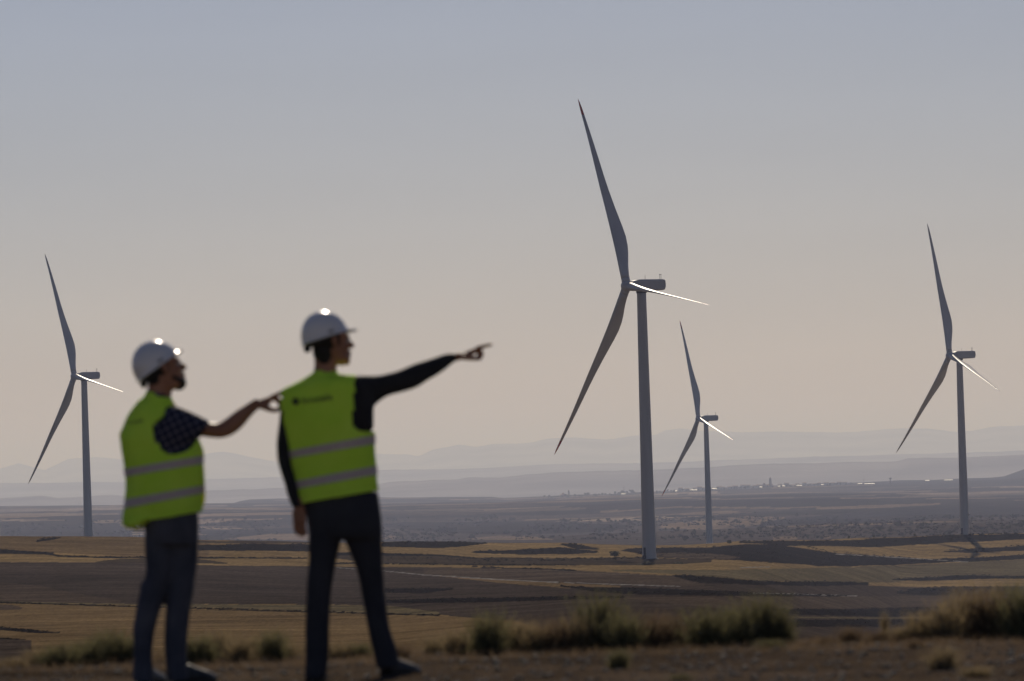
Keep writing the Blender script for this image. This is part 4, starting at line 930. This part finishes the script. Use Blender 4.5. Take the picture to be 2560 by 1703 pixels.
# ---------------------------------------------------------------- man on the left, hand on the other's shoulder
FL = Fig(28.75)
TL = [((312,622),(452,652),.062),((296,655),(468,690),.078),((240,715),(505,745),.10),((190,785),(560,825),.125),((155,860),(605,895),.14),((143,930),(640,945),.148),((160,1010),(660,1000),.150),((173,1130),(662,1047),.150),((175,1180),(662,1100),.150),((173,1250),(664,1170),.150),((171,1330),(664,1240),.150),((170,1388),(664,1292),.150),((166,1492),(660,1412),.150)]
LEGL1 = [((305,260),(515,260),.11),((312,380),(510,380),.10),((318,480),(500,480),.092),((308,560),(482,560),.086),((282,615),(465,620),.082),((264,680),(445,690),.079),((252,740),(424,745),.076),((243,800),(405,800),.073),((232,900),(380,900),.070),((228,1000),(366,1000),.068),((225,1100),(360,1095),.066),((225,1200),(374,1195),.068),((226,1262),(380,1262),.070)]
LEGL2 = [((440,260),(683,260),.11,.02),((462,380),(682,390),.10,.03),((468,480),(676,480),.092,.03),((465,600),(655,600),.086,.03),((458,740),(630,740),.078,.03),((448,870),(612,870),.073,.03),((445,1000),(603,1000),.069,.03),((452,1100),(602,1100),.067,.03),((462,1195),(612,1190),.069,.03),((465,1255),(618,1250),.070,.03)]
HIPL = [((300,100),(676,60),.14),((302,170),(681,130),.14),((305,240),(683,220),.135),((312,310),(683,310),.12)]
ARML = [((440,715),(395,1015),.115,-.04),((500,722),(460,1035),.112,-.05),((560,745),(540,1015),.10,-.05),((640,780),(622,950),.085,-.03),((722,822),(655,918),.070,-.01)]
FORE = [((660,815),(630,915),.052,-.02),((720,826),(690,922),.052,0),((768,828),(785,930),.050,.01),((820,803),(858,910),.048,.04),((890,750),(925,862),.045,.07),((950,712),(985,790),.037,.11),((1000,680),(1030,745),.031,.14),((1030,668),(1048,735),.028,.15)]
footL = FL.p((340,1270),0,3); gzl = ground_at(footL)
man1 = empty('person', (float(footL[0])+.1, FL.D*math.cos(PITCH), gzl))
tag(man1, "stout man in white helmet and hi-vis vest resting his hand on the other's shoulder", 'person', None)
fL = np.array([.90,.30,.30]); uL = np.array([-.30,.0,.95]); hcL = FL.p((416,488))
hpL, frL = head_parts(hcL, fL, uL)
neckL = FL.loft([((318,545),(500,585),.068),((312,600),(470,630),.066),((305,650),(465,672),.072)],1)
OH = .15
def H5(x,y,o=0): return FL.p((x,y),OH+o,5)
handL = [tube_mesh(smooth_rings([FL.ring((60,930),(230,1390),.027,OH,5,20),FL.ring((300,810),(430,1200),.025,OH,5,20),FL.ring((600,750),(720,1120),.022,OH,5,20),FL.ring((850,680),(900,1150),.022,OH,5,20),FL.ring((960,640),(980,1170),.022,OH,5,20),FL.ring((1060,610),(1110,930),.022,OH,5,20),FL.ring((1180,600),(1260,820),.020,OH,5,20)])),
 tubeh([H5(1180,650,-.015),H5(1380,560,-.016),H5(1600,440,-.014),H5(1820,330,-.010)],[.0100,.0092,.0082,.0072]),
 tubeh([H5(1220,700,.004),H5(1420,760,.004),H5(1590,900,.0),H5(1620,1080,-.006),H5(1560,1180,-.012)],[.0102,.0098,.0092,.0084,.0078]),
 tubeh([H5(1200,700,.024),H5(1380,780,.026),H5(1540,930,.022),H5(1580,1080,.012)],[.0096,.0092,.0086,.0076]),
 tubeh([H5(1150,680,.042),H5(1380,690,.046),H5(1560,820,.044),H5(1640,980,.036)],[.0086,.0082,.0076,.0068]),
 tubeh([H5(560,1040,-.018),H5(850,1160,-.026),H5(1120,1260,-.024),H5(1390,1290,-.018),H5(1540,1200,-.016)],[.0135,.0120,.0105,.0095,.0080])]
ARMLL = [((200,800),(300,850),.07,.13),((170,900),(270,930),.06,.20),((175,1050),(265,1060),.055,.24),((190,1200),(270,1200),.048,.26),((255,1320),(325,1320),.042,.24),((305,1385),(365,1385),.032,.22)]
bodyL = hpL+[tube_mesh(neckL)]+handL+[tube_mesh(FL.loft(TL,1,n=24,shrink=.86)),tube_mesh(FL.loft(FORE,1,n=20)),tube_mesh(FL.loft(ARML,1,n=20,shrink=.62)),tube_mesh(FL.loft(HIPL,3,n=20,shrink=.86)),tube_mesh(FL.loft(LEGL1,3,n=18,shrink=.78)),tube_mesh(FL.loft(LEGL2,3,n=18,shrink=.78)),tube_mesh(FL.loft(ARMLL,1,n=18,shrink=.9))]
q = lambda x,y,o: FL.p((x+75,y-60),.22+o,1)
bodyL += [tube_mesh(smooth_rings([FL.ring((307,1370),(365,1370),.026,.22,1,16),FL.ring((310,1430),(380,1428),.018,.22,1,16),FL.ring((315,1470),(387,1468),.016,.22,1,16)]))]
for k,(x,l) in enumerate([(248,1600),(266,1612),(284,1610),(302,1594)]): bodyL.append(tubeline([q(x,1525,0),q(x+6,1565,-.01),q(x+14,l,.012)],[.0096,.0088,.0074]))
bodyL.append(tubeline([q(310,1470,-.01),q(328,1505,-.02),q(330,1545,-.022)],[.012,.010,.008]))
bodyL.append(tubeline([FL.p((1020,703),.145,1), H5(160,1140)],[.021,.021]))
remeshed('body', bodyL, .004, M_skin, man1, 2)
remeshed('checked_shirt', [tube_mesh(FL.loft(TL,1,n=32,shrink=.965)),tube_mesh(FL.loft(ARML,1,n=28)),tube_mesh(FL.loft([((200,790),(320,850),.08,.11),((165,900),(290,930),.075,.18),((168,1000),(285,1010),.070,.22)],1,n=20)),
   tube_mesh(FL.loft([((303,606),(462,650),.070),((296,650),(474,684),.082)],1,n=28))], .009, M_plaid, man1, 5, wr(11,.006))
remeshed('jeans', [tube_mesh(FL.loft(HIPL,3,n=32)),tube_mesh(FL.loft(LEGL1,3,n=24)),tube_mesh(FL.loft(LEGL2,3,n=24)), tubeline([FL.p((282,612),-.02,3),FL.p((300,566),-.02,3)],[.012,.010])], .009, M_jeanL, man1, 4, wr(12,.007))
pL = wr(13,.011)
holeL = [(478,660),(480,715),(433,775),(372,815),(348,850),(345,890),(362,945),(400,1003),(440,1032),(490,1036),(560,1020),(605,985),(638,930),(720,930),(760,660)]
vL = vest(FL, TL, 1, [(holeL,1)], man1, pL)
for lo,hi in ((((173,1130),(662,1047),.15),((175,1180),(662,1100),.15)),(((171,1330),(664,1240),.15),((170,1388),(664,1292),.15))):
    band_strip(FL, lo, hi, 1, .0125, 'reflective_stripe', vL, M_refl, pL)
# loose hem flap and the yellow trim of the open front
fl = [FL.ring((166,1470),(420,1440),.155,0,1,60,2.3,.012),FL.ring((168,1500),(330,1470),.155,0,1,60,2.3,.010),FL.ring((195,1520),(292,1500),.13,.0,1,60,2.3,.008)]
V,fc = tube_mesh(fl); fo = mesh('hem', V, fc[:-2], M_vest, vL, smooth=True)
mesh('trim', *tubeline([FL.p((470,690),-.03,1),FL.p((650,985),.10,1),FL.p((668,1100),.12,1),FL.p((672,1290),.12,1),FL.p((668,1350),.11,1),FL.p((650,1410),.10,1)],[.006,.010,.008,.012,.012,.006]), M_trim, vL, smooth=True)
mesh('trim', *tubeline([FL.p((160,850),.04,1),FL.p((140,900),.05,1),FL.p((142,935),.05,1),FL.p((158,975),.05,1)],[.004,.009,.009,.004]), M_trim, vL, smooth=True)
mesh('trim', *tubeline([FL.p((200,1512),.0,1),FL.p((250,1528),.0,1),FL.p((285,1505),.0,1)],[.004,.008,.006]), M_trim, vL, smooth=True)
fc2 = fcu.copy(); place_print(FL,(180,838),(285,822),1,vL,-.128,fc2,.1)
for sg in (-1,1):
    f_,s_,u_,P3 = frL; mesh('eye', *ball(P3(.077,sg*.031,.006),.011,f_,.011,s_,.011,u_), M_eye, man1, smooth=True)
f_,s_,u_,P3 = frL
remeshed('hair', [ball(hcL-f_*.022+u_*.030,.092,f_,.080,s_,.078,u_), ball(hcL-f_*.055-u_*.028,.046,f_,.058,s_,.050,u_)], .005, M_hair, man1, 3)
remeshed('beard', [ball(P3(.052,0,-.086),.040,f_,.043,s_,.037,u_), tubeline([P3(.020,-.060,-.05),P3(.060,-.042,-.083),P3(.076,0,-.088),P3(.060,.042,-.083),P3(.020,.060,-.05)],[.010,.014,.014,.014,.010]), tubeline([P3(.074,-.022,-.044),P3(.092,0,-.040),P3(.074,.022,-.044)],[.005,.006,.005])], .004, M_hair, man1, 2)
helmet(FL.p((375,462)), np.array([.80,.30,.56]), np.array([-.58,-.05,.80]), man1, peak=.022, hl=.124, hw=.110, hh=.132)
shoe('shoe', FL.p((300,1240),-.02,3)*[1,1,0]+[0,0,gzl], FL.p((400,1240),.2,3)*[1,1,0]+[0,0,gzl], gzl, man1)
shoe('shoe', FL.p((540,1240),.03,3)*[1,1,0]+[0,0,gzl], FL.p((700,1240),.18,3)*[1,1,0]+[0,0,gzl], gzl, man1)
# ------------------------------------------------------------------ shrubs, grass and stones on the pad
M_green = noisy('grey-green shoots', (.115,.108,.055), (.25,.225,.115), scale=9, rough=.8, trans=.5)
M_dry = noisy('dry straw shoots', (.20,.150,.082), (.42,.325,.185), scale=9, rough=.8, trans=.5)
M_brown = noisy('brown shoots', (.13,.09,.055), (.28,.20,.12), scale=9, rough=.8, trans=.45)
def blades(n, rg, rad, height, width, lean=.55, leafy=0.0, base=.55):
    r = np.sqrt(rg.uniform(0,1,n))*rad*base; a = rg.uniform(0,2*PI,n)
    b = np.stack([r*np.cos(a), r*np.sin(a), np.full(n,-.02)],1)
    h = height*rg.uniform(.25,1.1,n)**1.3*(1-.3*(r/rad)**2)
    out = np.stack([np.cos(a),np.sin(a)],1)*(r/rad/base*lean*rad*rg.uniform(.3,1.3,n))[:,None]+rg.normal(size=(n,2))*.2*height
    w = width*rg.uniform(.6,1.5,n); pa = rg.uniform(0,2*PI,n); side = np.stack([np.cos(pa),np.sin(pa),np.zeros(n)],1)
    V = np.zeros((n,8,3))
    for k,t in enumerate((0,.38,.72,1.0)):
        c = b.copy(); c[:,:2] += out*(t**1.6); c[:,2] += h*(t-.12*t*t); ww = (w*(1,.9,.65,.12)[k])[:,None]
        V[:,2*k] = c-side*ww; V[:,2*k+1] = c+side*ww
    base_i = np.arange(n)[:,None,None]*8; q = np.array([[0,1,3,2],[2,3,5,4],[4,5,7,6]])[None]
    f = (base_i+q).reshape(-1,4); V = V.reshape(-1,3)
    if leafy:
        m = int(n*leafy); j = rg.integers(0,n,m); t = rg.uniform(.25,1.0,m); c = b[j].copy(); c[:,:2] += out[j]*(t**1.6)[:,None]; c[:,2] += h[j]*(t-.12*t*t)
        c += rg.normal(size=(m,3))*height*.02
        d = rg.normal(size=(m,3)); d[:,2] = np.abs(d[:,2])+.6; d /= np.linalg.norm(d,axis=1)[:,None]; e = np.cross(d, rg.normal(size=(m,3))); e /= np.linalg.norm(e,axis=1)[:,None]
        l = (height*rg.uniform(.03,.075,m))[:,None]
        L4 = np.stack([c, c+d*l*.5+e*l*.28, c+d*l, c+d*l*.5-e*l*.28],1).reshape(-1,3)
        f = np.vstack([f, (np.arange(m)[:,None]*4+np.arange(4)[None])+len(V)]); V = np.vstack([V,L4])
    return V, f
SP = []
for k,(mt,lf,n) in enumerate([(M_green,2.0,620),(M_dry,1.2,440),(M_brown,1.6,440),(M_green,1.7,680),(M_dry,1.6,520),(M_brown,1.2,480)]):
    rg = np.random.default_rng(300+k); t = empty('shrub',(0,0,0))
    V,f = blades(n, rg, .55, 1.0, .0085, leafy=lf); mesh('foliage', V, f, mt, t, local=True)
    V,f = blades(70, rg, .35, .8, .02, leafy=0, base=.4); mesh('woody_stem', V, f, M_bark, t, local=True)
    SP.append(t)
sp_used = [False]*6
def shrub(px, py, hwpx, hpx, k, label, name='shrub', cat='shrub', group=None, d=None):
    a, v = to_av(px, py); a = float(a); d = d or F*ZC/float(v)
    z = float(zfun(a, d)); t = SP[k] if not sp_used[k] else copy_tree(SP[k]); sp_used[k] = True
    t.name = name
    t.location = (a/F*d, d, z-.01); sz = 1.14*hpx*d/F; sx = hwpx*1.75*d/F/.75
    t.scale = (sx, sx*.9, sz*1.08); t.rotation_euler.z = random.uniform(0,6.28); tag(t,label,cat,group); return t
NUM = ['first','second','third','fourth','fifth','sixth','seventh','eighth','ninth','tenth','eleventh','twelfth','thirteenth','fourteenth']
def clump(items, where, d=32.7):
    for i,(x,hw,h,k) in enumerate(items):
        kind = {0:'grey-green leafy',3:'grey-green leafy',1:'straw-coloured dry',4:'straw-coloured dry',2:'brown twiggy',5:'brown twiggy'}[k]
        shrub(x, 1600, hw, h, k, f'{kind} shrub, {NUM[i]} from the left {where}', d=d+random.uniform(-.35,.25), group='shrubs along the edge of the gravel pad')
clump([(30,40,30,1),(95,42,42,4),(150,48,58,0),(215,50,66,3),(272,48,84,0),(318,40,66,3)], 'in the low clump left of the stout man')
clump([(432,22,40,1)], 'between the legs of the stout man')
clump([(500,42,72,3),(552,46,74,4),(600,46,66,1),(648,42,62,4),(682,38,80,0),(724,30,44,1)], 'in the clump between the two men')
clump([(850,38,42,4),(902,30,40,3)], 'between the legs of the pointing man')
clump([(1000,30,40,2),(1095,44,48,4),(1150,48,66,1),(1222,50,112,0),(1285,46,84,4),(1340,44,76,1),(1395,46,86,5),(1440,44,88,4),(1495,58,138,3),(1560,50,96,0),(1625,50,92,2),(1685,44,88,5),(1770,60,104,0),(1845,48,104,3)], 'in the long middle clump')
clump([(1905,56,128,3),(1950,36,84,0)], 'at the right end of the long middle clump')
clump([(2065,26,26,2),(2125,34,42,5),(2190,34,38,2),(2212,12,76,1),(2250,36,44,4)], 'in the low gap left of the right-hand clump')
clump([(2310,48,80,4),(2362,50,104,1),(2415,52,128,4),(2462,52,122,5),(2512,54,136,1),(2560,58,140,3)], 'in the tall right-hand clump')
for x,y,hw,h,k,lab in [(1545,1672,26,52,3,'small green tuft alone on the gravel below the middle clump'),(1925,1622,34,30,0,'low green tuft on the gravel in front of the right end of the middle clump'),
   (2355,1672,42,62,1,'dry grass tuft alone on the gravel below the right-hand clump'),(2290,1622,26,26,2,'small brown tuft on the gravel just in front of the right-hand clump'),
   (1368,1645,16,16,2,'tiny brown tuft on the gravel, left of the small green one'),(1160,1678,20,18,5,'tiny brown tuft on the gravel right of the pointing man'),
   (2440,1690,40,30,4,'low straw tuft near the bottom right corner'),(1700,1700,30,18,3,'low green tuft cut by the bottom edge, right of centre')]:
    shrub(x,y,hw,h,k,lab,'grass_tuft','grass tuft')
# loose dry grass and gravel: nobody could count them
rg = np.random.default_rng(77); V = []; f = []; o = 0
for i in range(4200):
    lip = i%2==0
    a = rg.uniform(-1500,1500); d = rg.uniform(31.2,33.2) if lip else rg.uniform(24,33)
    if not lip and vnoise(np.array([a/F*d*1.3]),np.array([d*1.3]),5)[0] < .45: continue
    v,q = blades(int(rg.integers(8,22)), rg, .05, rg.uniform(.02,.07)*(1.3 if lip else .8), .0016, lean=1.0)
    v = v+np.array([a/F*d, d, float(zfun(a,d))]); V.append(v); f.append(q+o); o += len(v)
og = mesh('dry_grass', np.vstack(V), np.vstack(f), M_brown); tag(og, kind='stuff')
V = []; f = []; o = 0
ico = bmesh.new(); bmesh.ops.create_icosphere(ico, subdivisions=1, radius=1); iv = np.array([v.co[:] for v in ico.verts]); fi = np.array([[v.index for v in q.verts] for q in ico.faces]); ico.free()
for i in range(6000):
    a = rg.uniform(-1500,1500); d = 22+11*rg.uniform(0,1)**.8; r_ = .004+.017*rg.uniform(0,1)**4
    v = iv*(r_*rg.uniform(.6,1.3,(len(iv),1)))*np.array([1.2,1,.6])+np.array([a/F*d,d,float(zfun(a,d))+r_*.25]); V.append(v); f.append(fi+o); o += len(v)
oggr = mesh('gravel', np.vstack(V), np.vstack(f), noisy('pebble stone', (.10,.08,.06), (.30,.25,.19), scale=3.5, rough=.8, detail=2)); tag(oggr, kind='stuff')
